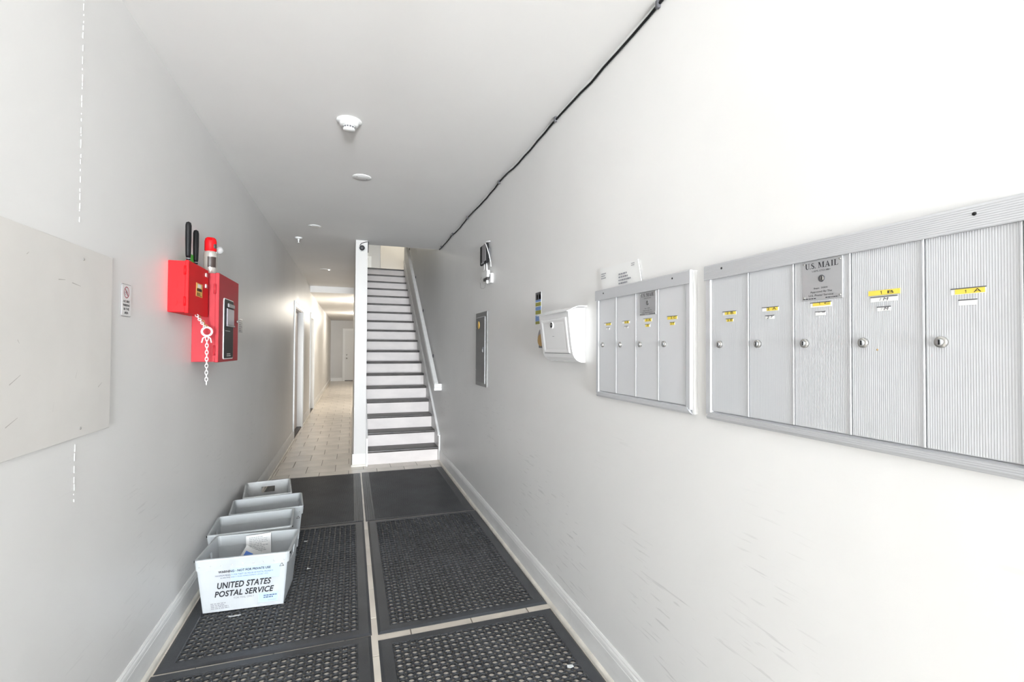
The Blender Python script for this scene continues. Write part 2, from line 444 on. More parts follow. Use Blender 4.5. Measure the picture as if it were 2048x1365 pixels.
# entrance wall behind the viewer with a glazed doorway
q = MB().box(WL-.16, -.70, YN-.15, YN, 0, H); q.box(.95, WR+.16, YN-.15, YN, 0, H); q.box(-.70, .95, YN-.15, YN, 2.65, H)
struct('wall_entrance', q, 'wall_plain', 'entrance wall around the glazed street door', 'wall')
w = thing('window_1', 'glazed street entrance with slim white frame', 'window', (.125, YN-.08, 0), None, 'structure')
q = MB().box(-.70, -.65, YN-.11, YN-.05, 0, 2.65); q.box(.90, .95, YN-.11, YN-.05, 0, 2.65); q.box(-.65, .90, YN-.11, YN-.05, 2.6, 2.65)
q.box(-.65, .90, YN-.11, YN-.05, 2.08, 2.13); q.box(.10, .15, YN-.11, YN-.05, 0, 2.08)
obj('window_frame', q, 'white', w)
for (a, b, c, d) in ((-.65, .10, .0, 2.08), (.15, .90, 0., 2.08), (-.65, .90, 2.13, 2.6)):
    obj('pane', MB().box(a, b, YN-.083, YN-.077, c, d), 'pane', w)

# ------------------------------------------------------------------ baseboards and trim
def base_profile(side, x):
    """baseboard with ogee cap and shoe moulding; x = wall plane, side +1 = projects to +X"""
    s = side
    board = [(x, 0), (x+s*.014, 0), (x+s*.014, .112), (x+s*.0125, .116), (x+s*.0125, .120), (x+s*.011, .130), (x+s*.0075, .138), (x+s*.0075, .142), (x+s*.003, .150), (x, .150)]
    shoe = [(x+s*.014, 0), (x+s*.027, 0), (x+s*.027, .008), (x+s*.0255, .015), (x+s*.022, .020), (x+s*.017, .0235), (x+s*.014, .0245)]
    return board, shoe
def baseboard(name, side, x, runs, label):
    t = thing(name, label, 'baseboard', (x, runs[0][0], 0), None, 'structure')
    for (a, b) in runs:
        bd, sh = base_profile(side, x)
        obj('board', MB().prism(bd, 1, a, b), 'trim', t); obj('shoe_moulding', MB().prism(sh, 1, a, b), 'shoe', t)
    return t
baseboard('baseboard_left', 1, WL, [(YN, D1[0]-.09), (D1[1]+.09, D2[0]-.09), (D2[1]+.09, YF)], 'dirty white baseboard with shoe moulding along the left wall')
baseboard('baseboard_right', -1, WR, [(YN, 2.17), (2.171, 5.95)], 'white baseboard with shoe moulding below the mailboxes')
baseboard('baseboard_stair', -1, WS0, [(6.0, WSE)], 'scuffed baseboard on the corridor side of the stair wall')
t = thing('baseboard_post', 'white baseboard around the foot of the stair wall end', 'baseboard', (.1, 6.0, 0), None, 'structure')
bd, sh = base_profile(-1, 6.0)
obj('board', MB().prism(bd, 0, WS0-.014, WS1-.002), 'trim', t); obj('shoe_moulding', MB().prism(sh, 0, WS0-.027, WS1-.002), 'shoe', t)
t = thing('baseboard_far', 'white baseboard along the far corridor wall', 'baseboard', (-.6, YF, 0), None, 'structure')
bd, sh = base_profile(-1, YF); obj('board', MB().prism(bd, 0, WL, -.36), 'trim', t)

def side_door(name, D, label, cl, pmat):
    """doorway in the left wall: casing, jamb lining, recessed door leaf with panels and knob"""
    y0, y1, zt = D
    t = thing(name, label, 'door', (WL, (y0+y1)/2, 0), None, 'structure')
    cw, ct = .085, .018
    for nm, a, b, c, d in (('casing', y0-cw, y0+.006, 0, zt+cw), ('casing', y1-.006, y1+cw, 0, zt+cw), ('casing', y0+.006, y1-.006, zt-.006, zt+cw)):
        q = MB().box(WL, WL+ct*.7, a, b, c, d)
        if nm == 'casing' and c == 0:
            q.box(WL+ct*.7, WL+ct, (a if a < y0 else b-.025), (a+.025 if a < y0 else b), c, d)
        else: q.box(WL+ct*.7, WL+ct, a, b, d-.025, d)
        obj('casing', q, 'white', t)
    q = MB().box(WL-.16, WL, y0, y0+.018, 0, zt); q.box(WL-.16, WL, y1-.018, y1, 0, zt); q.box(WL-.16, WL, y0, y1, zt-.018, zt)
    obj('jamb', q, 'white', t)
    leaf = MB().box(WL-.115, WL-.075, y0+.02, y1-.02, .012, zt-.02)
    o = obj('door_leaf', leaf, pmat, t)
    for (za, zb) in ((.25, .95), (1.08, zt-.2)):
        for (ya, yb) in ((y0+.14, (y0+y1)/2-.05), ((y0+y1)/2+.05, y1-.14)):
            obj('door_panel', MB().bbox(WL-.08, WL-.068, ya, yb, za, zb, .005), pmat, t)
    k = obj('door_knob', MB().lathe([(.0, .07), (.018, .068), (.027, .055), (.026, .042), (.012, .03), (.012, .01), (.03, .006), (.03, 0)], (WL-.075, y0+.085, .98), 0, 20), 'chrome', t)
    obj('threshold', MB().box(WL-.16, WL-.005, y0+.018, y1-.018, 0, .012), 'tread', t)
    return t
side_door('door_1', D1, 'nearer white-cased doorway with recessed door in the left wall', None, 'doorpaint')
side_door('door_2', D2, 'farther white-cased doorway in the left wall past the ceiling drop', None, 'doorwhite')
def end_door(name, x0, x1, z0, zt, y, label):
    t = thing(name, label, 'door', ((x0+x1)/2, y, z0), None, 'structure')
    cw = .10
    for a, b, c, d in ((x0-cw, x0, z0, zt+cw), (x1, x1+cw, z0, zt+cw), (x0, x1, zt, zt+cw)):
        obj('casing', MB().bbox(a, b, y-.02, y, c, d, .004), 'white', t)
    obj('door_leaf', MB().box(x0, x1, y-.006, y-.001, z0+.03, zt), 'doorwhite', t)
    obj('threshold', MB().box(x0, x1, y-.02, y-.001, z0, z0+.03), 'tread', t)
    for zz, r in ((z0+.98, .03), (z0+1.13, .025)):
        obj('door_knob' if r > .027 else 'deadbolt', MB().lathe([(0, .06), (r*.8, .055), (r, .04), (r*.6, .02), (r, .008), (r, 0)], (x0+.07, y-.006, zz), 1, 16, -1), 'chrome', t)
    return t
end_door('door_3', -.25, .75, 0, 2.17, YF, 'white door with knob and deadbolt at the end of the rear corridor')
end_door('door_4', -.20, .66, UF, 5.17, 20.5, 'white-cased door at the end of the upper hallway')

# ------------------------------------------------------------------ lamps of the building
def dome_lamp(name, x, y, z, power, col, label, r=.16, m='lamp'):
    t = thing(name, label, 'lamp', (x, y, z-.09))
    obj('base', MB().lathe([(r, 0), (r, .02), (r*.97, .025), (r*.5, .025)], (x, y, z), 2, 32, -1), 'white', t)
    obj('lamp_shade', MB().lathe([(r*.93, .025), (r*.9, .045), (r*.75, .07), (r*.45, .088), (0, .095)], (x, y, z), 2, 32, -1), m, t)
    l = bpy.data.lights.new(name+'_light', 'POINT'); l.energy = power; l.color = col; l.shadow_soft_size = .10
    o = bpy.data.objects.new(name+'_light', l); C.objects.link(o); o.location = (0, 0, -.12); o.parent = t
    return t
dome_lamp('ceiling_lamp', .17, 1.18, H, 1.0, (1, .99, .97), 'round white flush ceiling lamp near the entrance')
dome_lamp('ceiling_lamp', .27, 12.3, LC, 50, (1, .93, .82), 'round ceiling lamp just behind the stair wall in the rear corridor', m='lampwarm')
dome_lamp('ceiling_lamp', .30, 16.8, LC, 46, (1, .93, .82), 'round ceiling lamp deeper in the rear corridor', m='lampwarm')
dome_lamp('ceiling_lamp', 1.3, 11.8, UC, 85, (1, .95, .82), 'round ceiling lamp over the upper landing', m='lampwarm')
dome_lamp('ceiling_lamp', .2, 17.5, UC, 80, (1, .95, .82), 'round ceiling lamp far along the upper hallway', m='lampwarm')

# ------------------------------------------------------------------ staircase
st = thing('staircase', 'steep straight staircase with white risers and dark worn treads', 'stairs', ((SX0+SX1)/2, SY, 0))
for i in range(18):
    y = SY+i*ST; z = (i+1)*SR
    obj('riser', MB().box(SX0, SX1, y, y+.018, i*SR+(0 if i == 0 else .0), z-.030), 'riser', st)
    d = ST+.018 if i < 17 else .14
    prof = [(y-.022, z-.030), (y-.028, z-.026), (y-.030, z-.015), (y-.028, z-.004), (y-.022, z), (y+d, z), (y+d, z-.030)]
    obj('tread', MB().prism(prof, 0, SX0-.001, SX1+.001), 'tread', st)
def skirt(x0, x1, up_to):
    ya = 5.96; off = .20
    f = lambda y: SR+(y-SY)*SR/ST+off
    pts = [(ya, 0), (ya, .335), (ya+.03, f(ya+.03)), (up_to, f(up_to)), (up_to, f(up_to)-.5), (SY+.4, 0)]
    return MB().prism(pts, 0, x0, x1)
sk = obj('skirt_board', skirt(SX1+.0015, WR-.0015, 10.40), 'trim', st)
f = lambda y: SR+(y-SY)*SR/ST+.20
obj('skirt_moulding', MB().prism([(5.985, f(5.985)-.022), (5.985, f(5.985)+.006), (10.40, f(10.40)+.006), (10.40, f(10.40)-.022)], 0, SX1-.008, WR-.0015), 'trim', sk)
obj('skirt_board', skirt(WS1+.0015, SX0-.001, 10.40), 'trim', st)
# hand rail on the right wall
hr = thing('handrail', 'white painted wooden handrail sloping up the right stair wall', 'handrail', (1.02, 5.96, .93))
r0, r1 = Vector((1.015, 5.93, .965)), Vector((1.015, 10.3, 4.045))
dirv = (r1-r0).normalized(); nn = Vector((0, -dirv.z, dirv.y))
prof = [(-.026, -.030), (.026, -.030), (.030, -.010), (.026, .004), (.030, .018), (.022, .032), (-.022, .032), (-.030, .018), (-.026, .004), (-.030, -.010)]
vs = [tuple(r0+Vector((a, 0, 0))+nn*b) for a, b in prof]+[tuple(r1+Vector((a, 0, 0))+nn*b) for a, b in prof]
n = len(prof)
obj('rail', MB().add(vs, [(i, (i+1) % n, n+(i+1) % n, n+i) for i in range(n)]+[tuple(range(n))[::-1], tuple(range(n, 2*n))]), 'trim', hr)
obj('rail_return', MB().bbox(.985, WR, 5.885, 5.955, .90, .937, .005).bbox(.985, WR, 5.885, 5.955, .937, .985, .006), 'white', hr)
for yb in (6.55, 7.55, 8.5, 9.5):
    p = r0+(r1-r0)*((yb-r0.y)/(r1.y-r0.y))
    obj('bracket', MB().tube([(p.x, p.y, p.z-.03), (p.x, p.y, p.z-.06), (p.x+.03, p.y, p.z-.075), (WR, p.y, p.z-.078)], .007, 8).lathe([(.026, 0), (.024, .006), (.0, .008)], (WR, p.y, p.z-.078), 0, 16, -1), 'darkgrey', hr)

# ------------------------------------------------------------------ mats
def perforated_mat_mesh():
    """one holed rubber mat, origin at its centre: rings with bevelled holes, small drain holes between, flat bevelled border"""
    Wm, Lm, T = .912, 1.60, .0104
    P = .0372; nx, ny = 21, 40
    hx, hy = nx*P/2, ny*P/2
    R, rs = .0140, .0052
    q = MB()
    ang = []
    K = 24
    # outline of a cell with its corners cut by the small holes, sampled at 24 points matched to the ring
    def outer(a):
        # ray from centre at angle a to cell boundary minus corner arc
        c, s = math.cos(a), math.sin(a); h = P/2
        t = h/max(abs(c), abs(s)); x, y = c*t, s*t
        cx, cy = math.copysign(h, c), math.copysign(h, s)
        # distance to corner circle: walk back along the ray until outside
        for _ in range(60):
            if (x-cx)**2+(y-cy)**2 >= rs*rs*.999: break
            t -= .0003; x, y = c*t, s*t
        return x, y
    angs = []
    for qd in range(4):
        for da in (-45, -38, -31, -15, 0, 15, 31, 38): angs.append(math.radians(qd*90+da))
    K = len(angs)
    out = [outer(a) for a in angs]
    top, vlo = T, .0
    vs = []; fs = []
    for i in range(nx):
        for j in range(ny):
            cx, cy = -hx+(i+.5)*P, -hy+(j+.5)*P; o = len(vs)
            for a, (ox, oy) in zip(angs, out):
                c, s = math.cos(a), math.sin(a)
                vs.append((cx+ox, cy+oy, top-.0035)); vs.append((cx+c*(R+.0030), cy+s*(R+.0030), top-.0030))
                vs.append((cx+c*(R+.0012), cy+s*(R+.0012), top)); vs.append((cx+c*R, cy+s*R, top-.001)); vs.append((cx+c*R, cy+s*R, .0025))
                vs.append((cx+c*(R-.0015), cy+s*(R-.0015), .002)); vs.append((cx+c*(R-.0015), cy+s*(R-.0015), .0005))
            for k in range(K):
                k2 = (k+1) % K
                for m in range(6): fs.append((o+k*7+m, o+k2*7+m, o+k2*7+m+1, o+k*7+m+1))
    q.add(vs, fs)
    # border
    a0, b0 = hx, hy; a1, b1 = Wm/2, Lm/2
    rings = [(a0, b0, top-.0035), (a0+.004, b0+.004, top-.001), (a1-.014, b1-.014, top-.002), (a1-.002, b1-.002, .003), (a1, b1, .0008)]
    vs = []; fs = []
    for a, b, z in rings: vs += [(-a, -b, z), (a, -b, z), (a, b, z), (-a, b, z)]
    for m in range(len(rings)-1):
        for k in range(4): fs.append((m*4+k, m*4+(k+1) % 4, m*4+4+(k+1) % 4, m*4+4+k))
    q.add(vs, fs)
    me = bpy.data.meshes.new('rubber_mat'); me.from_pydata(q.v, [], q.f); me.materials.append(MT['rubber']); me.update()
    return me
pm = perforated_mat_mesh()
def pmat(x, y, label, sx=1, sy=1, rz=0):
    o = mesh_obj('perforated_mat', pm, None); o.location = (x, y, .0002); o.scale = (sx, sy, 1); o.rotation_euler = (0, 0, rz)
    tag(o, label, 'mat', 'perforated rubber mats')
pmat(-.344, 3.262, 'black holed rubber floor mat under the front postal tote', 1., 1.006)
pmat(.597, 3.254, 'black holed rubber floor mat right of the centre strip, behind the tile gap', 1., 1.004)
pmat(-.344, 1.6500, 'black holed rubber mat nearest the viewer on the left side', 1., 1.0, .006)
pmat(.594, 1.602, 'black holed rubber mat nearest the viewer on the right, with a paper scrap', 1., 1.0)
def flat_mat(x0, x1, y0, y1, label):
    t = thing('ribbed_mat', label, 'mat', ((x0+x1)/2, (y0+y1)/2, 0), 'flat rubber mats')
    z = .006
    q = MB(); rings = [(0, .0008), (.004, .004), (.006, z)]; vs = []; fs = []
    for d, zz in rings: vs += [(x0+d, y0+d, zz), (x1-d, y0+d, zz), (x1-d, y1-d, zz), (x0+d, y1-d, zz)]
    for m in range(2):
        for k in range(4): fs.append((m*4+k, m*4+(k+1) % 4, m*4+4+(k+1) % 4, m*4+4+k))
    fs.append((8, 9, 10, 11)); q.add(vs, fs)
    obj('base_sheet', q, 'rubber', t)
    obj('textured_field', MB().box(x0+.075, x1-.075, y0+.03, y1-.03, z-.001, z+.0015), 'rubberflat', t)
    for xx in (x0+.025, x0+.042, x0+.059, x1-.059, x1-.042, x1-.025):
        obj('edge_rib', MB().prism([(xx-.004, z-.001), (xx-.002, z+.0025), (xx+.002, z+.0025), (xx+.004, z-.001)], 1, y0+.01, y1-.01), 'rubber', t)
flat_mat(-.80, .113, 4.078, 5.652, 'dark herringbone rubber mat left of the centre strip near the stairs')
flat_mat(.128, 1.047, 4.072, 5.662, 'dark herringbone rubber mat right of the centre strip, in front of the stairs')

# ------------------------------------------------------------------ postal totes
def panel_hole(q, P00, P10, P11, P01, u0, u1, v0, v1, th, nrm):
    """flat panel (bilinear) with a rectangular hole and thickness th along nrm"""
    P00, P10, P11, P01, nrm = map(Vector, (P00, P10, P11, P01, nrm))
    def B(u, v): return (P00*(1-u)+P10*u)*(1-v)+(P01*(1-u)+P11*u)*v
    c = .025  # rounded corner cut
    us = [0, u0, u0+.05, u1-.05, u1, 1]; vv = [0, v0, v0+.05, v1-.05, v1, 1]
    vs = [B(u, v) for v in vv for u in us]; n = 36
    vs += [p+nrm*th for p in vs]
    fs = []
    hole = {(i, j) for i in (1, 2, 3) for j in (1, 2, 3)}
    for j in range(5):
        for i in range(5):
            if (i, j) in hole: continue
            a = j*6+i; f = (a, a+1, a+7, a+6); fs.append(f); fs.append(tuple(n+k for k in reversed(f)))
    rim = [(1, 1), (2, 1), (3, 1), (4, 1), (4, 2), (4, 3), (4, 4), (3, 4), (2, 4), (1, 4), (1, 3), (1, 2)]
    for k in range(12):
        a = rim[k]; b = rim[(k+1) % 12]; ia = a[1]*6+a[0]; ib = b[1]*6+b[0]; fs.append((ia, ib, n+ib, n+ia))
    edge = [(i, 0) for i in range(6)]+[(5, j) for j in range(1, 6)]+[(i, 5) for i in range(4, -1, -1)]+[(0, j) for j in range(4, 0, -1)]
    for k in range(len(edge)):
        a = edge[k]; b = edge[(k+1) % len(edge)]; ia = a[1]*6+a[0]; ib = b[1]*6+b[0]; fs.append((ia, ib, n+ib, n+ia))
    q.add(vs, fs)
def make_tote(label, x, y, rz, rim_m='tote_rim', body_m='tote', Wt=.445, Dt=.335, Wb=.392, Db=.275, Ht=.293, z0=.0135, tilt=0.):
    t = thing('postal_tote', label, 'tote', (0, 0, 0), 'postal totes along the left wall')
    a, b, c, d = Wt/2, Dt/2, Wb/2, Db/2; th = .005
    q = MB().box(-c, c, -d, d, 0, .006)
    for s in (-1, 1):   # long sides
        o = [(-c, s*d, 0), (c, s*d, 0), (a, s*b, Ht), (-a, s*b, Ht)]; i = [(p[0]*.985, p[1]-s*th, p[2]) for p in o]
        q.add(o+i, [(0, 1, 2, 3), (7, 6, 5, 4), (0, 1, 5, 4), (1, 2, 6, 5), (2, 3, 7, 6), (3, 0, 4, 7)])
    obj('body', q, body_m, t)
    for s in (-1, 1):   # short ends with hand holes
        q = MB(); panel_hole(q, (s*c, -d, 0), (s*c, d, 0), (s*a, b, Ht), (s*a, -b, Ht), .34, .66, .70, .86, th, (-s, 0, 0))
        obj('end_panel', q, body_m, t)
    # rim collar, slightly proud, with rolled top edge
    k = .055; f = 1-k/Ht
    a2, b2 = c+(a-c)*f, d+(b-d)*f; e = .008
    def ring(x, y, z, r): 
        pts = []
        for sx, sy, a0 in ((1, 1, 0), (-1, 1, 90), (-1, -1, 180), (1, -1, 270)):
            for g in (0, 30, 60, 90):
                an = math.radians(a0+g); pts.append((sx*(x-r)+r*math.cos(an), sy*(y-r)+r*math.sin(an), z))
        return pts
    rs = [ring(a2+e, b2+e, Ht-k, .018), ring(a+e, b+e, Ht-.004, .02), ring(a+e-.002, b+e-.002, Ht+.002, .02), ring(a-.003, b-.003, Ht+.003, .018), ring(a-.006, b-.006, Ht-.004, .016), ring(a2-.008, b2-.008, Ht-k, .016)]
    # collar on the long sides only reaches around the corners; the ends keep their hand holes open
    vs = [p for r_ in rs for p in r_]; n = 16; fs = []
    for m in range(5):
        for g in range(n):
            g2 = (g+1) % n
            low = m in (0, 4)
            endside = g in (15, 7)  # segment running along the short ends
            if low and endside: continue
            fs.append((m*n+g, m*n+g2, (m+1)*n+g2, (m+1)*n+g))
    obj('rim', MB().add(vs, fs), rim_m, t)
    for s in (-1, 1):
        for u in range(9):
            xx = -a*.92+u*a*.23; zz = Ht-.036
            yy = s*(d+(b-d)*zz/Ht+e)
            obj('rivet', MB().lathe([(.0045, 0), (.0035, .002), (0, .0028)], (xx, yy, zz), 1, 8, s), 'tote_d', t)
    for sx in (-1, 1):
        obj('wire_end', MB().lathe([(.0055, -.004), (.0055, .008), (0, .009)], (sx*(a+.003), -b+.012, Ht-.008), 0, 10, sx), 'black', t)
    t.location = (x, y, z0); t.rotation_euler = (0, tilt, rz)
    # box print on the long sides; lettering lies flat on the slanting face
    return t, (a, b, c, d, Ht)
tote1, (a, b, c, d, Ht) = make_tote('front postal tote with bold lettering on its side and letters inside', -.5275, 3.040, math.radians(-3.5))
def face_text(mbf, m, name, parent, lab=None):
    """place F-lettering built in (x, 0, z) onto the sloping front face"""
    q = MB(); mbf(q)
    vs = []
    for x, y, z in q.v:
        k = z/Ht; vs.append((x*(c+(a-c)*k)/c, -(d+(b-d)*k)-.0012+y, z))
    o = obj(name, MB().add(vs, q.f), m, parent, fix=False)
    if lab: o['label'] = lab
    return o
T = tote1
def big(q): text_into(q, 'UNITED STATES', 'F', 0, -.118, .128, .125, .160, shear=.25, bold=.026, space=1.05)
def big2(q): text_into(q, 'POSTAL SERVICE', 'F', 0, -.133, .143, .080, .113, shear=.25, bold=.026, space=1.05)
def warn(q): text_into(q, 'WARNING - NOT FOR PRIVATE USE', 'F', 0, -.108, .122, .212, .225, bold=.03)
def small(q): text_into(q, 'MAXIMUM PENALTY FOR THEFT OR MISUSE OF POSTAL PROPERTY', 'F', 0, -.122, .135, .194, .202)
def small2(q): text_into(q, '$1,000 FINE AND 3 YEARS IMPRISONMENT (18 USC 1707)', 'F', 0, -.100, .112, .180, .188)
def only(q): text_into(q, 'FOR MAIL ONLY', 'F', 0, -.045, .050, .062, .072)
def tiny(q): bars_into(q, 'F', 0, -.155, -.050, .014, .050, 4, 3)
def tiny2(q): bars_into(q, 'F', 0, .118, .160, .030, .035, 1, 6)
def tinyblue(q): bars_into(q, 'F', 0, .095, .170, .044, .066, 2, 5)
def blue(q):
    q.add([(-.055, .0006, .160), (.165, .0006, .160), (.165, .0006, .234), (-.055, .0006, .234)], [(0, 1, 2, 3)])
    q.add([(.07, .0006, .022), (.165, .0006, .022), (.165, .0006, .076), (.07, .0006, .076)], [(0, 1, 2, 3)])
def tri(cx, cz, s):
    def g(q):
        pts = [(cx-s, cz-s*.75), (cx+s, cz-s*.75), (cx, cz+s)]; inn = [(cx-s*.68, cz-s*.55), (cx+s*.68, cz-s*.55), (cx, cz+s*.66)]
        q.add([(p[0], 0, p[1]) for p in pts+inn], [(0, 1, 4, 3), (1, 2, 5, 4), (2, 0, 3, 5)])
    return g
face_text(blue, 'printblue', 'print_field', T)
face_text(big, 'ink', 'lettering', T, 'bold slanted black lettering reading UNITED STATES')
face_text(big2, 'ink', 'lettering', T, 'bold slanted black lettering reading POSTAL SERVICE')
face_text(warn, 'ink', 'lettering', T, 'warning line NOT FOR PRIVATE USE')
face_text(small, 'inkblue', 'lettering', T); face_text(small2, 'inkblue', 'lettering', T); face_text(only, 'inkgrey', 'lettering', T)
face_text(tiny, 'inkgrey', 'lettering', T); face_text(tiny2, 'inkgrey', 'lettering', T); face_text(tinyblue, 'inkblue', 'lettering', T)
face_text(tri(.172, .226, .011), 'ink', 'triangle_mark', T)
tote2, _ = make_tote('second postal tote from the front, narrow and empty, between two others', -.580, 3.424, math.radians(3.5))
tote3, _ = make_tote('third postal tote from the front with a triangle mark at its right edge', -.556, 3.792, math.radians(7))
face_text(tri(.178, .215, .011), 'ink', 'triangle_mark', tote3)
face_text(big, 'ink', 'lettering', tote3); face_text(big2, 'ink', 'lettering', tote3)
tote4, _ = make_tote('rearmost postal tote, greyer, turned lengthwise with its hand hole facing out', -.617, 4.205, math.radians(90+8), rim_m='tote_d', body_m='tote_d', Wt=.43, Dt=.32, Db=.26)
# letters lying in the front tote
def sheet(name, label, cat, w, h, loc, rot, m='paper', group=None):
    t = thing(name, label, cat, loc, group)
    q = MB().box(-w/2, w/2, -.0008, .0008, 0, h)
    ORG[t] = Vector((0, 0, 0))
    obj('paper_sheet', q, m, t); t.rotation_euler = rot
    return t
s1 = sheet('letter', 'white printed letter standing upright in the front tote', 'letter', .135, .165, (-.505, 3.150, .145), (math.radians(-10), math.radians(-4), math.radians(-4)), group='letters in the front tote')
q = MB(); bars_into(q, 'F', -.0012, -.05, .055, .02, .155, 14, 4); obj('print_lines', q, 'plate', s1, fix=False)
s2 = sheet('letter', 'white envelope with a blue patch leaning left in the front tote', 'letter', .15, .15, (-.572, 3.065, .115), (math.radians(-12), math.radians(30), math.radians(-6)), group='letters in the front tote')
obj('blue_patch', MB().box(-.062, -.020, -.0016, -.0008, .065, .125), 'lightblue', s2)
s3 = sheet('letter', 'crumpled white flyer lying low in the front tote', 'letter', .15, .12, (-.455, 2.995, .115), (math.radians(-24), math.radians(10), math.radians(8)), group='letters in the front tote')

# ------------------------------------------------------------------ mailboxes on the right wall
XF = 1.062      # front plane of the doors
def lock(parent, y, z, r=.0108):
    l = obj('lock', MB().lathe([(r, 0), (r, .005), (r*.9, .0068), (r*.62, .0072)], (XF, y, z), 0, 24, -1), 'chrome', parent)
    obj('keyway', MB().lathe([(r*.58, .0073), (r*.50, .0085), (0, .0088)], (XF, y, z), 0, 16, -1).box(XF-.0095, XF-.0086, y-.0008, y+.0008, z-.0045, z+.004), 'plate', l)
    obj('key_slot', MB().box(XF-.0101, XF-.0088, y-.0012, y+.0012, z-.0048, z+.0048), 'black', l)
def slot(parent, ya, yb, za, zb, cards, txts):
    """name window: painted shadow strip along the top, coloured cards, lettering"""
    s_ = obj('name_slot', MB().box(XF-.0007, XF+.001, ya, yb, za, zb), 'paper', parent)
    obj('slot_shadow', MB().box(XF-.0016, XF, ya-.0006, yb+.0006, zb-.0012, zb+.0006), 'darkgrey', s_)  # dark strip painted for the shade under the recess's top edge
    for (m, a_, b_, c_, d_) in cards:
        obj('name_card', MB().box(XF-.0011, XF-.0005, a_, b_, c_, d_), m, s_)
    for (tx, y1_, y0_, z0_, z1_, m, sh) in txts:
        q = MB(); one_into(q, XF-.0015, (y1_+y0_)/2, z0_, z1_) if tx == '1' else text_into(q, tx, 'R', XF-.0015, -y1_, -y0_, z0_, z1_, shear=sh, bold=0)
        obj('lettering', q, m, s_, fix=False)
def serif_us_mail(q, X, u0, u1, v0, v1):
    """roman capitals with thick and thin strokes and slab serifs"""
    polys = []
    def quad(*p): polys.append(p)
    def bar(x0, x1, y0, y1): quad((x0, y0), (x1, y0), (x1, y1), (x0, y1))
    def serif(x, y, w): bar(x-w, x+w, y, y+.06)
    x = 0
    bar(x+.10, x+.28, .3, .95); bar(x+.66, x+.73, .3, .95); serif(x+.19, .94, .19); serif(x+.695, .94, .14)     # U
    n = 8
    for k in range(n):
        a0, a1 = PI+PI*k/n, PI+PI*(k+1)/n; po = lambda a: (x+.415+.315*math.cos(a), .32+.34*math.sin(a)); 
        pi_ = lambda a: (x+.47+.19*math.cos(a), .32+.25*math.sin(a)); quad(po(a0), po(a1), pi_(a1), pi_(a0))
    bar(x+.86, x+1.0, 0, .14)
    x = 1.12; pts = []
    for k in range(15):                                                                                          # S
        t = k/14
        if t < .5: a = math.radians(40+t*2*230); pts.append((x+.27+.20*math.cos(a), .73+.22*math.sin(a)))
        else: a = math.radians(90-(t-.5)*2*230); pts.append((x+.27+.22*math.cos(a), .26+.24*math.sin(a)))
    for k in range(14):
        (ax, ay), (bx, by) = pts[k], pts[k+1]; d = Vector((bx-ax, by-ay)); 
        if d.length < 1e-6: continue
        d.normalize(); th = .035+.05*math.sin(PI*k/13); nx, ny = -d.y*th, d.x*th
        quad((ax+nx, ay+ny), (bx+nx, by+ny), (bx-nx, by-ny), (ax-nx, ay-ny))
    bar(x+.44, x+.48, .68, .98); bar(x+.04, x+.08, 0, .30); bar(x+.66, x+.80, 0, .14)
    x = 2.35                                                                                                     # M
    bar(x+.12, x+.19, .05, .95); bar(x+.83, x+1.01, .05, .95); quad((x+.10, 1), (x+.30, 1), (x+.58, .08), (x+.50, .0)); quad((x+.50, 0), (x+.57, .15), (x+.90, 1), (x+.84, 1))
    serif(x+.155, 0, .14); serif(x+.92, 0, .18); bar(x, x+.3, .94, 1); bar(x+.84, x+1.1, .94, 1)
    x = 3.55                                                                                                     # A
    quad((x+.10, .03), (x+.17, .03), (x+.48, .92), (x+.44, 1)); quad((x+.62, .03), (x+.82, .03), (x+.50, 1), (x+.42, 1)); bar(x+.24, x+.66, .30, .37); serif(x+.13, 0, .13); serif(x+.72, 0, .19)
    x = 4.58; bar(x+.11, x+.29, .05, .95); serif(x+.20, 0, .19); serif(x+.20, .94, .19)                           # I
    x = 5.08; bar(x+.11, x+.29, .05, .95); serif(x+.20, .94, .19); bar(x, x+.66, 0, .06); quad((x+.60, .0), (x+.68, .0), (x+.72, .30), (x+.67, .30))
    W_ = 5.82
    for p in polys:
        q.add([(X, -(u0+a/W_*(u1-u0)), v0+b*(v1-v0)) for a, b in p], [tuple(range(len(p)))])
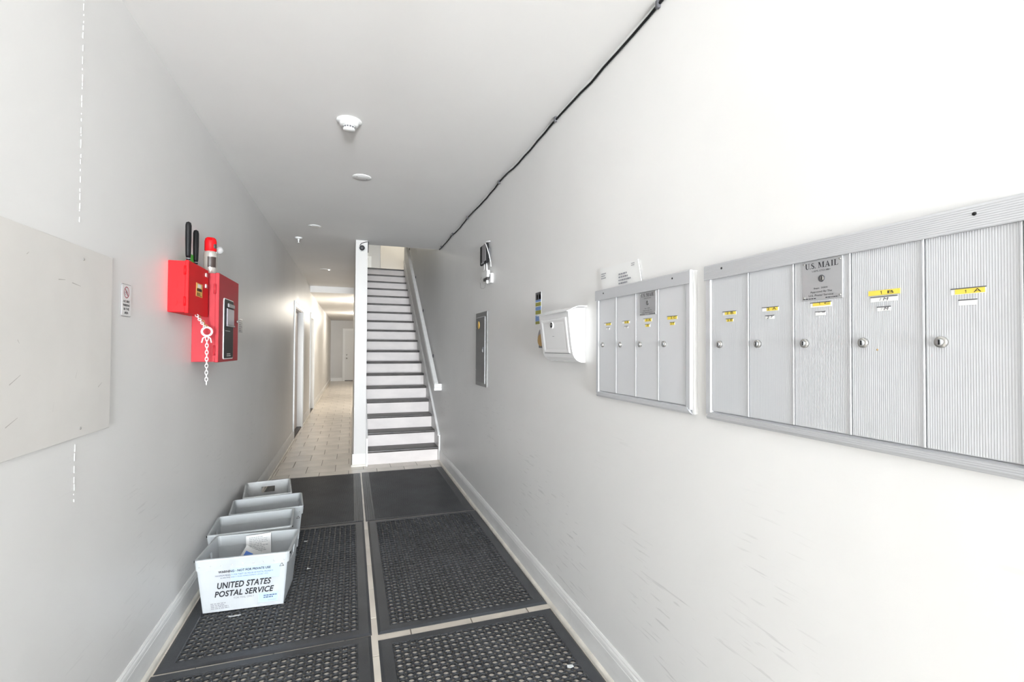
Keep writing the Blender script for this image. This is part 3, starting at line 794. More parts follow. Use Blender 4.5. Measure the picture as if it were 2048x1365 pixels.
def plate(parent, ya, yb, za, zb, seed, full):
    p = obj('notice_plate', MB().bbox(XF-.0022, XF+.001, ya, yb, za, zb, .0006, 1), 'plate', parent); p['label'] = 'engraved metal plate reading U.S. MAIL'
    X = XF-.0026; w = yb-ya; h = zb-za
    q = MB(); serif_us_mail(q, X, -(yb-w*.09), -(ya+w*.09), zb-h*.21, zb-h*.07)
    obj('lettering', q, 'ink', p, fix=False)
    q = MB(); text_into(q, 'USPS-STD-4B+', 'R', X, -(yb-w*.27), -(ya+w*.27), zb-h*.30, zb-h*.26)
    text_into(q, 'Sept. 2004', 'R', X, -(yb-w*.31), -(ya+w*.35), za+h*.26, za+h*.31)
    text_into(q, 'Approved By The', 'R', X, -(yb-w*.22), -(ya+w*.24), za+h*.165, za+h*.225)
    text_into(q, 'U.S. Postal Service', 'R', X, -(yb-w*.18), -(ya+w*.21), za+h*.09, za+h*.14)
    bars_into(q, 'R', X, -(yb-w*.03), -(yb-w*.46), za+h*.02, za+h*.06, 1, seed); bars_into(q, 'R', X, -(ya+w*.40), -(ya+w*.03), za+h*.02, za+h*.06, 1, seed+1)
    obj('lettering', q, 'ink', p, fix=False)
    yc, zc = (ya+yb)/2-.001, za+h*.52
    obj('keyhole', MB().lathe([(.0085, 0), (.0085, .0035), (.0075, .004), (.006, .002)], (XF, yc, zc), 0, 24, -1), 'darkgrey', p)
    obj('lock_core', MB().lathe([(.0066, .002), (.0055, .0036), (0, .004)], (XF, yc, zc), 0, 20, -1), 'chrome', p)
    obj('key_slot', MB().box(XF-.0046, XF-.0036, yc-.0022, yc-.0002, zc-.004, zc+.005), 'black', p)
    for yy in (ya+.006, yb-.006):
        for zz in (za+.007, zb-.007):
            obj('screw', MB().lathe([(.0028, .002), (.0024, .0032), (0, .0036)], (XF, yy, zz), 0, 10, -1), 'chrome', p)
def mailbox_unit(label, y0, y1, z0, z1, n, flute):
    """recessed bank of n vertical doors; frame with overhanging top rail and mitred bottom rail"""
    t = thing('mailbox_unit', label, 'mailbox', (WR, (y0+y1)/2, z0))
    st_, tr, br = .028, .046, .026
    body = MB().box(XF+.006, WR+.0, y0+.006, y1-.006, z0+.004, z1-.004)
    obj('backing', body, 'alu_plain', t)
    rm = 'alu_railflute' if flute else 'alu_rail'
    obj('top_rail', MB().prism([(WR, z1-.003), (XF-.004, z1), (XF-.007, z1-.004), (XF-.007, z1-tr), (XF-.003, z1-tr), (XF-.003, z1-tr+.002), (WR, z1-tr+.002)], 1, y0, y1), rm, t)
    # bottom rail: bevelled, mitred ends
    prof_o = [(WR, z0), (XF+.004, z0), (XF-.004, z0+.008), (XF-.004, z0+br-.004), (XF+.004, z0+br)]
    q = MB()
    vs = []; inset = [0, 0, .006, .018, .024]
    for yy, s in ((y0, 1), (y1, -1)): vs += [(p[0], yy+s*i, p[1]) for p, i in zip(prof_o, inset)]
    fs = [(i, i+1, 6+i, 5+i) for i in range(4)]+[(0, 1, 2, 3, 4), (5, 6, 7, 8, 9), (4, 0, 5, 9)]
    q.add(vs, fs); obj('bottom_rail', q, rm, t)
    for s, ya, yb in ((1, y0, y0+st_), (-1, y1-st_, y1)):
        pr = [(WR, ya), (XF+.004, ya), (XF-.003, ya+.006), (XF-.003, yb-.004), (XF+.003, yb), (WR, yb)]
        q = MB(); 
        obj('stile', MB().prism(pr, 2, z0+.016, z1-tr+.001), 'alu_rail', t)
    for yy in (y0+.09, y1-.075):
        obj('screw_hole', MB().lathe([(.0035, 0), (.0035, .0006), (0, .0008)], (XF-.007, yy, z1-.018), 0, 10, -1), 'black', t)
    ds = []; pw = (y1-y0-2*st_)/n; za, zb = z0+br+.002, z1-tr+.001
    for i in range(n):   # from the far end towards the viewer
        yb = y1-st_-i*pw; ya = yb-pw
        dm = 'alu_flute' if flute else 'alu'
        dd = obj('door', MB().bbox(XF, XF+.012, ya+.0032, yb-.0008, za, zb, .0008, 1), dm, t)
        obj('door_edge', MB().bbox(XF-.0016, XF+.01, ya+.001, ya+.0052, za, zb, .0008, 1), 'alu_plain', dd)
        ds.append((dd, ya, yb))
    return t, ds
big_t, bd_ = mailbox_unit('larger fluted aluminium mailbox bank with five doors nearest the viewer', .438, 1.2125, 1.211, 1.6925, 5, True)
LZ = 1.445
zc0, zc1 = 1.533, 1.5435; zs0, zs1 = 1.513, 1.521
for dd, y in zip(bd_, (1.151, 1.009, .867, .7265, .5825)): lock(dd[0], y, LZ)
D = [x[0] for x in bd_]
slot(D[0], 1.087, 1.139, zc0-.001, zc1-.001, [('yellow', 1.088, 1.131, zc0, zc1-.001)], [('2', 1.124, 1.1155, zc0+.0015, zc0+.008, 'ink', 0), ('B', 1.107, 1.097, zc0+.001, zc0+.008, 'ink', 0)])
slot(D[0], 1.098, 1.126, zs0-.001, zs1, [('yellow', 1.099, 1.124, zs0-.001, zs1)], [('2 E', 1.121, 1.102, zs0+.0005, zs0+.0065, 'ink', 0)])
slot(D[1], .943, .995, zc0, zc1, [('yellow', .945, .980, zc0+.0005, zc1)], [('2', .9785, .971, zc0+.0025, zc0+.009, 'ink', 0), ('A', .962, .950, zc0+.0025, zc0+.009, 'ink', 0)])
slot(D[1], .957, .984, zs0-.001, zs1, [], [('2', .980, .972, zs0, zs0+.0065, 'ink', .1), ('F', .966, .960, zs0+.001, zs0+.008, 'ink', .2)])
slot(D[2], .799, .852, zc0-.001, zc1, [('yellow', .801, .846, zc0+.002, zc1)], [('1', .829, .8265, zc0+.0045, zc1-.001, 'ink', 0), ('C', .816, .803, zc0+.0045, zc1-.001, 'ink', 0)])
slot(D[2], .814, .839, zs0-.001, zs1, [('midgrey', .815, .822, zs1-.003, zs1), ('midgrey', .828, .832, zs1-.002, zs1)], [])
slot(D[3], .659, .711, zc0-.001, zc1-.001, [], [('/', .693, .6895, zc0+.001, zc0+.007, 'ink', .1), ('M', .686, .675, zc0+.001, zc0+.007, 'ink', .25)])
o = obj('name_sticker', MB().box(XF-.0012, XF, .6535, .7155, 1.546, 1.5565), 'yellow', D[3])
q = MB(); one_into(q, XF-.0016, .689, 1.548, 1.5545); text_into(q, 'B', 'R', XF-.0016, -.677, -.665, 1.548, 1.554, bold=0); obj('lettering', q, 'ink', o, fix=False)
slot(D[3], .672, .698, zs0-.001, zs1, [], [('/', .6905, .6875, zs0+.0005, zs0+.0065, 'inkgrey', .1), ('M', .6845, .675, zs0+.0005, zs0+.0065, 'ink', .25)])
obj('screw_hole', MB().lathe([(.002, 0), (.0016, .0005), (0, .0006)], (XF, .699, 1.430), 0, 8, -1), 'tan', D[3])
slot(D[4], .516, .567, zc0-.001, zc1, [('yellow', .517, .561, zc0, zc1-.001)], [('1', .5455, .5430, zc0+.0015, zc0+.007, 'ink', 0), ('A', .533, .522, zc0+.0015, zc0+.008, 'ink', 0)])
slot(D[4], .529, .5555, zs0-.001, zs1+.001, [], [])
plate(D[2], .7715, .8735, 1.5495, 1.6465, 11, True)
sm_t, sd_ = mailbox_unit('smaller smooth aluminium mailbox bank with four doors in the middle of the wall', 1.278, 1.916, 1.214, 1.694, 4, False)
obj('side_flange', MB().box(XF+.004, WR, 1.270, 1.279, 1.216, 1.690), 'white', sm_t)
for dd, y in zip(sd_, (1.855, 1.711, 1.568, 1.420)): lock(dd[0], y, 1.448)
D = [x[0] for x in sd_]
slot(D[0], 1.784, 1.841, zc0, zc1, [('yellow', 1.786, 1.828, zc0, zc1-.002)], [('3 C', 1.820, 1.793, zc0+.0015, zc0+.008, 'ink', 0)])
slot(D[0], 1.798, 1.826, zs0+.001, zs1+.002, [], [('U', 1.815, 1.806, zs0+.002, zs0+.009, 'ink', .1)])
slot(D[1], 1.641, 1.696, zc0+.001, zc1+.001, [('yellow', 1.647, 1.680, zc0+.001, zc1)], [('3 B', 1.676, 1.652, zc0+.0025, zc0+.009, 'ink', 0)])
slot(D[1], 1.654, 1.680, zs0+.001, zs1+.002, [], [('1', 1.672, 1.669, zs0+.002, zs0+.009, 'inkblue', .1), ('F', 1.664, 1.658, zs0+.002, zs0+.009, 'ink', .1)])
slot(D[2], 1.494, 1.547, zc0+.001, zc1+.002, [('yellow', 1.495, 1.538, zc0+.001, zc1+.001)], [('3 A', 1.530, 1.500, zc0+.003, zc0+.0105, 'ink', 0)])
slot(D[2], 1.506, 1.536, zs0+.001, zs1+.003, [('yellow', 1.509, 1.534, zs0+.001, zs1+.002)], [('3', 1.525, 1.516, zs0+.003, zs0+.010, 'ink', 0)])
slot(D[3], 1.349, 1.403, zc0+.001, zc1+.002, [('yellow', 1.350, 1.402, zc0+.001, zc1+.001)], [('2 C', 1.384, 1.356, zc0+.003, zc0+.0105, 'ink', 0)])
slot(D[3], 1.362, 1.389, zs0+.001, zs1+.003, [('yellow', 1.363, 1.388, zs0+.001, zs1+.002)], [('2 F', 1.384, 1.366, zs0+.003, zs0+.010, 'ink', 0)])
plate(D[2], 1.468, 1.570, 1.5585, 1.6475, 21, False)
# envelope tucked behind the smaller bank
e = thing('envelope', 'white addressed envelope tucked behind the top of the smaller mailbox bank', 'envelope', (1.074, 1.74, 1.65))
q = MB()
vs = [(1.073, 1.868, 1.665), (1.073, 1.568, 1.665), (1.076, 1.604, 1.787), (1.076, 1.908, 1.795)]
q.add([(x-.0015, y, z) for x, y, z in vs]+[(x+.0015, y, z) for x, y, z in vs], [(0, 1, 2, 3), (7, 6, 5, 4), (0, 1, 5, 4), (1, 2, 6, 5), (2, 3, 7, 6), (3, 0, 4, 7)])
obj('paper_sheet', q, 'paper', e)
for a_ in ((-1.885, -1.835, 1.742, 1.772, 3, 9), (-1.74, -1.64, 1.700, 1.752, 4, 14), (-1.645, -1.622, 1.765, 1.78, 2, 15)):
    q = MB(); bars_into(q, 'R', 1.0698, *a_); obj('print_lines', q, 'inkgrey', e, fix=False)

# ------------------------------------------------------------------ single white mailbox
t = thing('wall_mailbox', 'white locking wall mailbox with curved body left of the aluminium banks', 'mailbox', (WR, 2.25, 1.362))
yn, yf_ = 2.055, 2.425
side = [(WR, 1.362), (1.054, 1.364), (1.035, 1.372), (1.021, 1.386), (1.012, 1.403), (1.003, 1.453), (.993, 1.537), (.986, 1.604), (.986, 1.611), (1.03, 1.629), (WR, 1.632)]
obj('body', MB().prism(side, 1, yn, yf_), 'whitegloss', t)
lid = [(WR, 1.634), (1.055, 1.6345), (1.03, 1.6325), (1.01, 1.625), (.985, 1.6125), (.974, 1.6085), (.972, 1.6105), (.984, 1.616), (1.008, 1.629), (1.03, 1.637), (1.055, 1.6395), (WR, 1.639)]
ld = obj('lid', MB().prism(lid, 1, yn-.012, yf_+.008), 'whitegloss', t)
obj('lid_hinge', MB().tube([(WR-.003, yn-.018, 1.637), (WR-.003, yf_+.01, 1.637)], .004, 8), 'whitegloss', ld)
def on_front(u, v, off):
    """u along Y (0 near end, 1 far), v up the front face 0..1, off = proud distance"""
    k = [(1.012, 1.403), (1.003, 1.453), (.993, 1.537), (.986, 1.604)]
    z = 1.403+v*(1.604-1.403); 
    for (x0_, z0_), (x1_, z1_) in zip(k, k[1:]):
        if z <= z1_+1e-6: x = x0_+(x1_-x0_)*(z-z0_)/(z1_-z0_); break
    else: x = .986
    return (x-off, yn+u*(yf_-yn), z)
q = MB(); nv = 8
def frame_ring(u0, u1, v0, v1, off):
    pts = [on_front(u0, v0, off)]+[on_front(u1, v0, off)]+[on_front(u1, v1, off)]+[on_front(u0, v1, off)]
    return pts
rings = [frame_ring(.07, .93, .02, .90, .0), frame_ring(.075, .925, .03, .89, .004), frame_ring(.10, .90, .06, .86, .005), frame_ring(.15, .85, .12, .80, .0015), frame_ring(.19, .81, .17, .76, .002)]
vs = [p for r_ in rings for p in r_]; fs = []
for m in range(4):
    for k in range(4): fs.append((m*4+k, m*4+(k+1) % 4, m*4+4+(k+1) % 4, m*4+4+k))
fs.append((16, 17, 18, 19))
fd = obj('front_door', MB().add(vs, fs), 'whitegloss', t)
p = on_front(.53, .80, .0)
obj('door_gap', MB().add([on_front(.065, .012, .0012), on_front(.935, .012, .0012), on_front(.935, .022, .0012), on_front(.065, .022, .0012)], [(0, 1, 2, 3)]), 'darkgrey', fd, fix=False)
lk = obj('lock_escutcheon', MB().lathe([(.0175, 0), (.0175, .005), (.014, .0075), (.012, .006)], (p[0]+.001, p[1], p[2]-.012), 0, 24, -1), 'whitegloss', fd)
obj('lock', MB().lathe([(.0145, .004), (.0138, .0085), (0, .0095)], (p[0]+.001, p[1], p[2]-.012), 0, 20, -1), 'black', fd)
obj('key_slot', MB().box(p[0]-.0095, p[0]-.0075, p[1]-.006, p[1]-.001, p[2]-.014, p[2]-.008), 'chrome', fd)
q = MB(); bars_into(q, 'R', on_front(.5, .45, .0030)[0], -2.262, -2.222, 1.490, 1.497, 1, 31); obj('print_lines', q, 'inkgrey', fd, fix=False)

# leaflet strip and small device behind it
t = thing('leaflet', 'narrow colour photo leaflet stuck to the wall above the white mailbox', 'leaflet', (WR, 2.665, 1.575))
def band(nm, ya, yb, za, zb, m): obj(nm, MB().box(WR-.0022, WR-.0012, ya, yb, za, zb), m, t)
obj('paper_sheet', MB().box(WR-.0014, WR, 2.620, 2.712, 1.576, 1.776), 'paper', t)
for ya, yb, za, zb, m in ((2.622, 2.710, 1.728, 1.774, 'darkgrey'), (2.635, 2.652, 1.733, 1.764, 'paper'), (2.628, 2.643, 1.730, 1.755, 'sky_print'), (2.672, 2.690, 1.730, 1.762, 'tan'),
                       (2.622, 2.710, 1.716, 1.7275, 'sky_print'), (2.622, 2.710, 1.690, 1.712, 'olive'), (2.622, 2.710, 1.664, 1.686, 'sky_print'), (2.622, 2.710, 1.640, 1.663, 'olive'), (2.622, 2.710, 1.598, 1.634, 'sky_print'), (2.622, 2.710, 1.580, 1.597, 'olive')):
    band('print_band', ya, yb, za, zb, m)
t = thing('wall_device', 'small grey and tan oval device half hidden behind the white mailbox', 'device', (WR, 2.58, 1.435))
def oval(y, z, a_, b_, x0_, x1_, n=28): return MB().prism([(y+a_*math.cos(2*PI*k/n), z+b_*math.sin(2*PI*k/n)) for k in range(n)], 0, x0_, x1_)
obj('housing', oval(2.562, 1.492, .055, .056, 1.056, WR), 'midgrey', t)
obj('face', oval(2.560, 1.480, .050, .036, 1.052, 1.057), 'tan', t)
obj('foot', MB().bbox(1.054, WR, 2.535, 2.598, 1.434, 1.452, .003), 'darkgrey', t)

# ------------------------------------------------------------------ electrical panel
t = thing('electrical_panel', 'flush grey metal electrical panel door on the right wall', 'panel', (WR, 3.97, 1.10))
XP = 1.070
obj('cover', MB().bbox(XP, WR, 3.787, 4.152, 1.103, 1.745, .003), 'greysteel', t)
dr = obj('panel_door', MB().bbox(XP-.006, XP+.002, 3.842, 4.118, 1.135, 1.700, .003), 'greysteel_d', t)
obj('door_seam', MB().box(XP-.0032, XP-.0005, 3.834, 3.839, 1.13, 1.705).box(XP-.0032, XP-.0005, 3.834, 4.118, 1.701, 1.705), 'alu', t)
obj('latch', MB().bbox(XP-.013, XP-.005, 3.868, 3.895, 1.395, 1.445, .002), 'darkgrey', dr)
obj('latch_tab', MB().bbox(XP-.016, XP-.012, 3.874, 3.889, 1.400, 1.425, .001), 'greysteel', dr)
obj('round_sticker', MB().lathe([(.035, 0), (.035, .0012), (0, .0014)], (XP-.006, 4.03, 1.635), 0, 24, -1), 'gold', dr)
for z in (1.61, 1.24):
    obj('screw', MB().lathe([(.006, 0), (.005, .003), (0, .004)], (XP, 4.135, z), 0, 12, -1), 'white', t)

# ------------------------------------------------------------------ adapter, cord and junction block above the panel
t = thing('power_adapter', 'black power adapter brick fixed high on the right wall above the electrical panel', 'adapter', (1.05, 3.80, 2.12))
obj('case', MB().bbox(1.035, 1.060, 3.700, 3.897, 2.134, 2.298, .008, 2), 'black', t)
obj('label_panel', MB().bbox(1.0325, 1.036, 3.708, 3.815, 2.152, 2.293, .001, 1), 'midgrey', t)
obj('corner_badge', MB().box(1.0328, 1.036, 3.772, 3.842, 2.140, 2.150), 'plate', t)
obj('mount', MB().box(1.06, WR, 3.74, 3.86, 2.18, 2.26), 'darkgrey', t)
obj('cord', MB().tube([(WR, 3.735, 2.318), (1.062, 3.755, 2.321), (1.050, 3.82, 2.322), (1.034, 3.79, 2.306), (1.028, 3.70, 2.290), (1.030, 3.678, 2.270), (1.034, 3.655, 2.235), (1.040, 3.622, 2.178), (1.046, 3.603, 2.125), (1.050, 3.606, 2.085)], .0035, 8), 'white', t)
obj('cord', MB().tube([(1.05, 3.735, 2.133), (1.05, 3.725, 2.10), (1.05, 3.72, 2.071)], .007, 8), 'white', t)
obj('cord', MB().tube([(1.045, 3.785, 2.134), (1.045, 3.78, 2.10), (1.045, 3.81, 2.073)], .003, 8), 'white', t)
t = thing('junction_block', 'white plug block with a bare wire loop hanging below the black adapter', 'plug', (1.05, 3.73, 1.95))
obj('block', MB().bbox(1.036, 1.062, 3.672, 3.838, 2.012, 2.068, .003), 'white', t)
obj('block', MB().bbox(1.058, WR, 3.640, 3.74, 1.962, 2.040, .003), 'white', t)
obj('socket', MB().box(1.041, 1.058, 3.690, 3.80, 1.990, 2.012), 'tread', t)
obj('toggle', MB().lathe([(.009, 0), (.009, .02), (.006, .026), (0, .028)], (1.050, 3.715, 1.990), 2, 12, -1), 'white', t)
obj('side_port', MB().box(1.055, 1.059, 3.655, 3.675, 2.000, 2.032), 'darkgrey', t)
obj('wire_loop', MB().tube([(1.05+.004*math.sin(k*.9), 3.84+.105*math.cos(a_), 1.995+.058*math.sin(a_)) for k, a_ in enumerate([math.radians(q_) for q_ in range(30, 372, 14)])], .0012, 6), 'midgrey', t)

# ------------------------------------------------------------------ left wall: board, sign, fire boxes
t = thing('wall_board', 'large blank off-white board screwed to the left wall', 'board', (WL, 1.5, 1.135))
obj('sheet', MB().bbox(WL, WL+.007, .88, 2.095, 1.135, 1.752, .0015, 1), 'panelboard', t)
for y in (1.10, 1.90):
    for z in (1.163, 1.713): obj('screw', MB().lathe([(.0045, 0), (.004, .0015), (0, .0022)], (WL+.007, y, z), 0, 10, 1), 'chrome', t)
rd = random.Random(5)
q = MB()
for (y, z, l, a_) in ((1.86, 1.625, .05, -.1), (1.78, 1.63, .035, .1), (2.02, 1.295, .03, .5), (1.96, 1.26, .03, 1.5), (1.87, 1.34, .03, 1.2), (1.75, 1.25, .03, 1.4), (1.57, 1.23, .05, .4), (1.58, 1.34, .05, .5), (1.59, 1.44, .012, -.9), (1.62, 1.68, .012, .7)):
    dy, dz = math.cos(a_)*l/2, math.sin(a_)*l/2; w_ = .0016
    q.add([(WL+.0074, y-dy, z-dz-w_), (WL+.0074, y+dy, z+dz-w_*.4), (WL+.0074, y+dy, z+dz+w_*.4), (WL+.0074, y-dy, z-dz+w_)], [(0, 1, 2, 3)])
obj('scuff_marks', q, 'scuff', t, fix=False)

t = thing('no_bike_sign', 'small white NO BIKE PARKING sign with a red prohibition circle', 'sign', (WL, 2.222, 1.548))
def rrect(y0_, y1_, z0_, z1_, r, n=5):
    pts = []
    for cy, cz, a0 in ((y1_-r, z1_-r, 0), (y0_+r, z1_-r, 90), (y0_+r, z0_+r, 180), (y1_-r, z0_+r, 270)):
        for k in range(n+1):
            an = math.radians(a0+90*k/n); pts.append((cy+r*math.cos(an), cz+r*math.sin(an)))
    return pts
obj('sign_border', MB().prism(rrect(2.181, 2.264, 1.546, 1.672, .007), 0, WL, WL+.0025), 'midgrey', t)
obj('sign_face', MB().prism(rrect(2.183, 2.2625, 1.548, 1.670, .006), 0, WL, WL+.0032), 'white', t)
X = WL+.0037; cy, cz = 2.222, 1.640
ring = MB(); n = 32; vs = []
for k in range(n):
    an = 2*PI*k/n; vs += [(X, cy+.0225*math.cos(an), cz+.0225*math.sin(an)), (X, cy+.0195*math.cos(an), cz+.0195*math.sin(an))]
ring.add(vs, [(2*k, (2*k+2) % (2*n), (2*k+3) % (2*n), 2*k+1) for k in range(n)])
s_, c_ = .0148, .0014
ring.add([(X, cy-s_-c_, cz+s_-c_), (X, cy-s_+c_, cz+s_+c_), (X, cy+s_+c_, cz-s_+c_), (X, cy+s_-c_, cz-s_-c_)], [(0, 1, 2, 3)])
bk = MB()
for yy in (-.009, .009):
    pv = []
    for k in range(16): an = 2*PI*k/16; pv += [(X-.0003, cy+yy+.006*math.cos(an), cz-.004+.006*math.sin(an)), (X-.0003, cy+yy+.0048*math.cos(an), cz-.004+.0048*math.sin(an))]
    bk.add(pv, [(2*k, (2*k+2) % 32, (2*k+3) % 32, 2*k+1) for k in range(16)])
for (a1_, b1_, a2_, b2_) in ((-.009, -.004, -.004, .005), (-.004, .005, .005, .005), (.005, .005, .009, -.004), (-.004, .005, 0, -.004), (0, -.004, .005, .005), (.005, .005, .004, .009)):
    dd_ = Vector((a2_-a1_, b2_-b1_)).normalized(); px, pz = -dd_.y*.0007, dd_.x*.0007
    bk.add([(X-.0003, cy+a1_+px, cz+b1_+pz), (X-.0003, cy+a2_+px, cz+b2_+pz), (X-.0003, cy+a2_-px, cz+b2_-pz), (X-.0003, cy+a1_-px, cz+b1_-pz)], [(0, 1, 2, 3)])
obj('bicycle_pictogram', bk, 'inkgrey', t, fix=False)
obj('prohibition_ring', ring, 'signred', t, fix=False)
q = MB()
for i, (tx, w_) in enumerate((('NO BIKE', .052), ('PARKING', .056), ('IN THIS', .046), ('AREA', .034))):
    z = 1.600-i*.0148; text_into(q, tx, 'L', X, cy-w_/2, cy+w_/2, z, z+.0095, bold=.02)
obj('lettering', q, 'ink', t, fix=False)

t = thing('red_key_cabinet', 'bright red steel cabinet on the left wall with an orange sticker', 'cabinet', (WL, 2.82, 1.597))
obj('body', MB().bbox(WL, -.762, 2.663, 2.985, 1.597, 1.846, .002, 1), 'red', t)
dr = obj('cabinet_door', MB().bbox(-.764, -.748, 2.657, 2.990, 1.593, 1.850, .003, 2), 'red', t)
for z in (1.80, 1.65): obj('hinge', MB().tube([(-.763, 2.656, z-.022), (-.763, 2.656, z+.022)], .005, 8), 'red', dr)
for z in (1.73, 1.645): obj('knockout', MB().prism([(-.808+.014*math.cos(2*PI*k/20), z+.018*math.sin(2*PI*k/20)) for k in range(20)], 1, 2.6615, 2.664), 'red', t)
sg = obj('orange_sticker', MB().box(-.748, -.7472, 2.775, 2.880, 1.688, 1.757), 'orange', dr)
obj('sticker_patch', MB().box(-.7474, -.7468, 2.800, 2.855, 1.734, 1.752), 'paper', sg)
q = MB(); bars_into(q, 'L', -.7464, 2.79, 2.868, 1.708, 1.738, 1, 2); bars_into(q, 'L', -.7464, 2.785, 2.87, 1.690, 1.708, 3, 8)
obj('lettering', q, 'ink', sg, fix=False)
for z in (1.817, 1.757):
    obj('lock_tab', MB().bbox(-.750, -.742, 2.930, 2.962, z-.010, z+.012, .002), 'chrome', dr)

t = thing('fire_alarm_cabinet', 'dark red fire alarm control cabinet with a black display strip', 'cabinet', (WL, 3.27, 1.346))
obj('body', MB().bbox(WL, -.722, 3.030, 3.497, 1.346, 1.843, .002, 1), 'darkred', t)
dr = obj('cabinet_door', MB().bbox(-.724, -.704, 3.026, 3.502, 1.343, 1.846, .003, 2), 'darkred', t)
for z in (1.755, 1.41): obj('hinge', MB().tube([(-.724, 3.024, z-.028), (-.724, 3.024, z+.028)], .006, 8), 'darkred', dr)
for z in (1.50, 1.45, 1.40): obj('knockout', MB().prism([(-.79+.016*math.cos(2*PI*k/20), z+.018*math.sin(2*PI*k/20)) for k in range(20)], 1, 3.0285, 3.031), 'darkred', t)
bz = obj('display_bezel', MB().prism(rrect(3.120, 3.352, 1.350+.008, 1.716, .016), 0, -.704, -.700), 'white', dr)
obj('display_panel', MB().prism(rrect(3.130, 3.344, 1.364, 1.710, .013), 0, -.702, -.6985), 'black', bz)
obj('screen', MB().bbox(-.700, -.694, 3.178, 3.345, 1.560, 1.660, .002, 1), 'lcd', bz)
obj('screen_hood', MB().bbox(-.699, -.690, 3.195, 3.342, 1.667, 1.690, .003, 1), 'midgrey', bz)
obj('screen_ledge', MB().bbox(-.699, -.688, 3.170, 3.345, 1.552, 1.562, .003, 1), 'midgrey', bz)
q = MB(); bars_into(q, 'L', -.6980, 3.15, 3.32, 1.522, 1.529, 1, 3); bars_into(q, 'L', -.6980, 3.19, 3.31, 1.372, 1.394, 2, 7)
obj('print_lines', q, 'paper', bz, fix=False)
obj('key_lock', MB().lathe([(.009, 0), (.009, .006), (0, .007)], (-.704, 3.462, 1.594), 0, 14, 1), 'chrome', dr)

# bolt cutter handles standing behind the cabinet door, green tag, spray can
def handle(y, z1, x, name, label, lean):
    t = thing(name, label, 'tool', (x, y, 1.62))
    pts = [(x, y+lean*1.6, 1.62), (x, y+lean, 1.80), (x, y+lean*.7, 1.90), (x, y, z1)]
    obj('shaft', MB().tube([(x, y+lean*1.6, 1.847), (x, y+lean, 1.915)], .009, 10), 'black', t)
    L = z1-1.885
    prof = [(.0, 0), (.012, .0), (.0145, .01), (.0165, L*.5), (.0165, L-.02), (.013, L-.006), (.0, L)]
    q = MB().lathe(prof, (x, y+lean*.6, 1.885), 2, 16); q.v = [(x+(v[0]-x)*.8, v[1]-(v[2]-1.885)*lean*.6/max(L, .01), v[2]) for v in q.v]
    obj('grip', q, 'black', t)
    for zz in (1.868, 1.880): obj('band', MB().lathe([(.0105, -.002), (.0105, .002)], (x, y+lean*.8, zz), 2, 12), 'midgrey', t)
handle(2.792, 2.068, -.79, 'bolt_cutter_handle', 'thicker black tool handle standing in the bright red cabinet', .004)
handle(2.915, 2.055, -.79, 'bolt_cutter_handle', 'thinner black tool handle right of the other in the red cabinet', .003)
tag(obj('green_tag', MB().bbox(-.800, -.797, 2.846, 2.915, 1.847, 1.915, .001, 1), 'green', base=(-.798, 2.88, 1.847)), 'small bright green tag between the two black handles', 'tag')
t = thing('spray_can', 'silver air horn can with red top standing on the dark red cabinet', 'can', (-.772, 3.118, 1.846))
cx, cyy = -.772, 3.118
obj('can_body', MB().lathe([(.032, 0), (.034, .003), (.034, .120), (.031, .130), (.022, .137)], (cx, cyy, 1.846), 2, 28), 'can', t)
q = MB(); n = 12; vs = []
for k in range(n+1):
    an = math.radians(-100+75*k/n); vs += [(cx+.0346*math.cos(an), cyy+.0346*math.sin(an), 1.885), (cx+.0346*math.cos(an), cyy+.0346*math.sin(an), 1.945)]
q.add(vs, [(2*k, 2*k+2, 2*k+3, 2*k+1) for k in range(n)]); obj('can_label', q, 'candark', t, fix=False)
q = MB().lathe([(.024, .132), (.030, .137), (.030, .190), (.027, .205), (.020, .212), (0, .214)], (cx, cyy, 1.846), 2, 24); q.prism([(cyy-.045, 2.052), (cyy-.015, 2.030), (cyy-.015, 2.058)], 0, cx-.006, cx+.012)
obj('cap', q, 'red', t)
obj('trigger_window', MB().bbox(cx+.018, cx+.031, cyy-.022, cyy-.002, 1.995, 2.020, .002, 1), 'candark', t)
obj('horn', MB().lathe([(.006, -.018), (.014, -.010), (.021, .004), (.022, .014), (.018, .024), (.010, .030), (0, .032)], (cx+.022, cyy+.048, 1.998), 0, 20), 'clear', t)
# chain with ring
t = thing('chain', 'white painted chain with a ring hanging from the bright red cabinet', 'chain', (-.74, 2.85, 1.24))
def link(p, dirv, tw, s=.011):
    dirv = Vector(dirv).normalized(); a_ = dirv.orthogonal().normalized(); a_ = Matrix.Rotation(tw, 3, dirv) @ a_
    pts = []
    for k in range(12):
        an = 2*PI*k/12; pts.append(Vector(p)+dirv*(math.cos(an)*s*1.15)+a_*(math.sin(an)*s*.62))
    return pts
def chain_run(A, B, nm, m='white'):
    A, B = Vector(A), Vector(B); L = (B-A).length; n = max(2, int(L/.0175))
    for k in range(n):
        obj('chain_link', MB().tube(link(A+(B-A)*((k+.5)/n), B-A, PI/2*(k % 2)+.4, .0105), .0020, 6, True), m, t)
PR = Vector((-.735, 2.925, 1.512))
chain_run((-.752, 2.80, 1.594), PR+Vector((-.004, -.015, .02)), 'a'); chain_run((-.760, 2.86, 1.594), PR+Vector((0, .006, .022)), 'b', 'tan')
chain_run(PR+Vector((0, 0, -.03)), (-.735, 2.928, 1.228), 'c')
obj('ring', MB().tube([PR+Vector((.023*.96*math.cos(a_), .023*.26*math.cos(a_), .023*math.sin(a_))) for a_ in [2*PI*k/20 for k in range(20)]], .0055, 8, True), 'white', t)
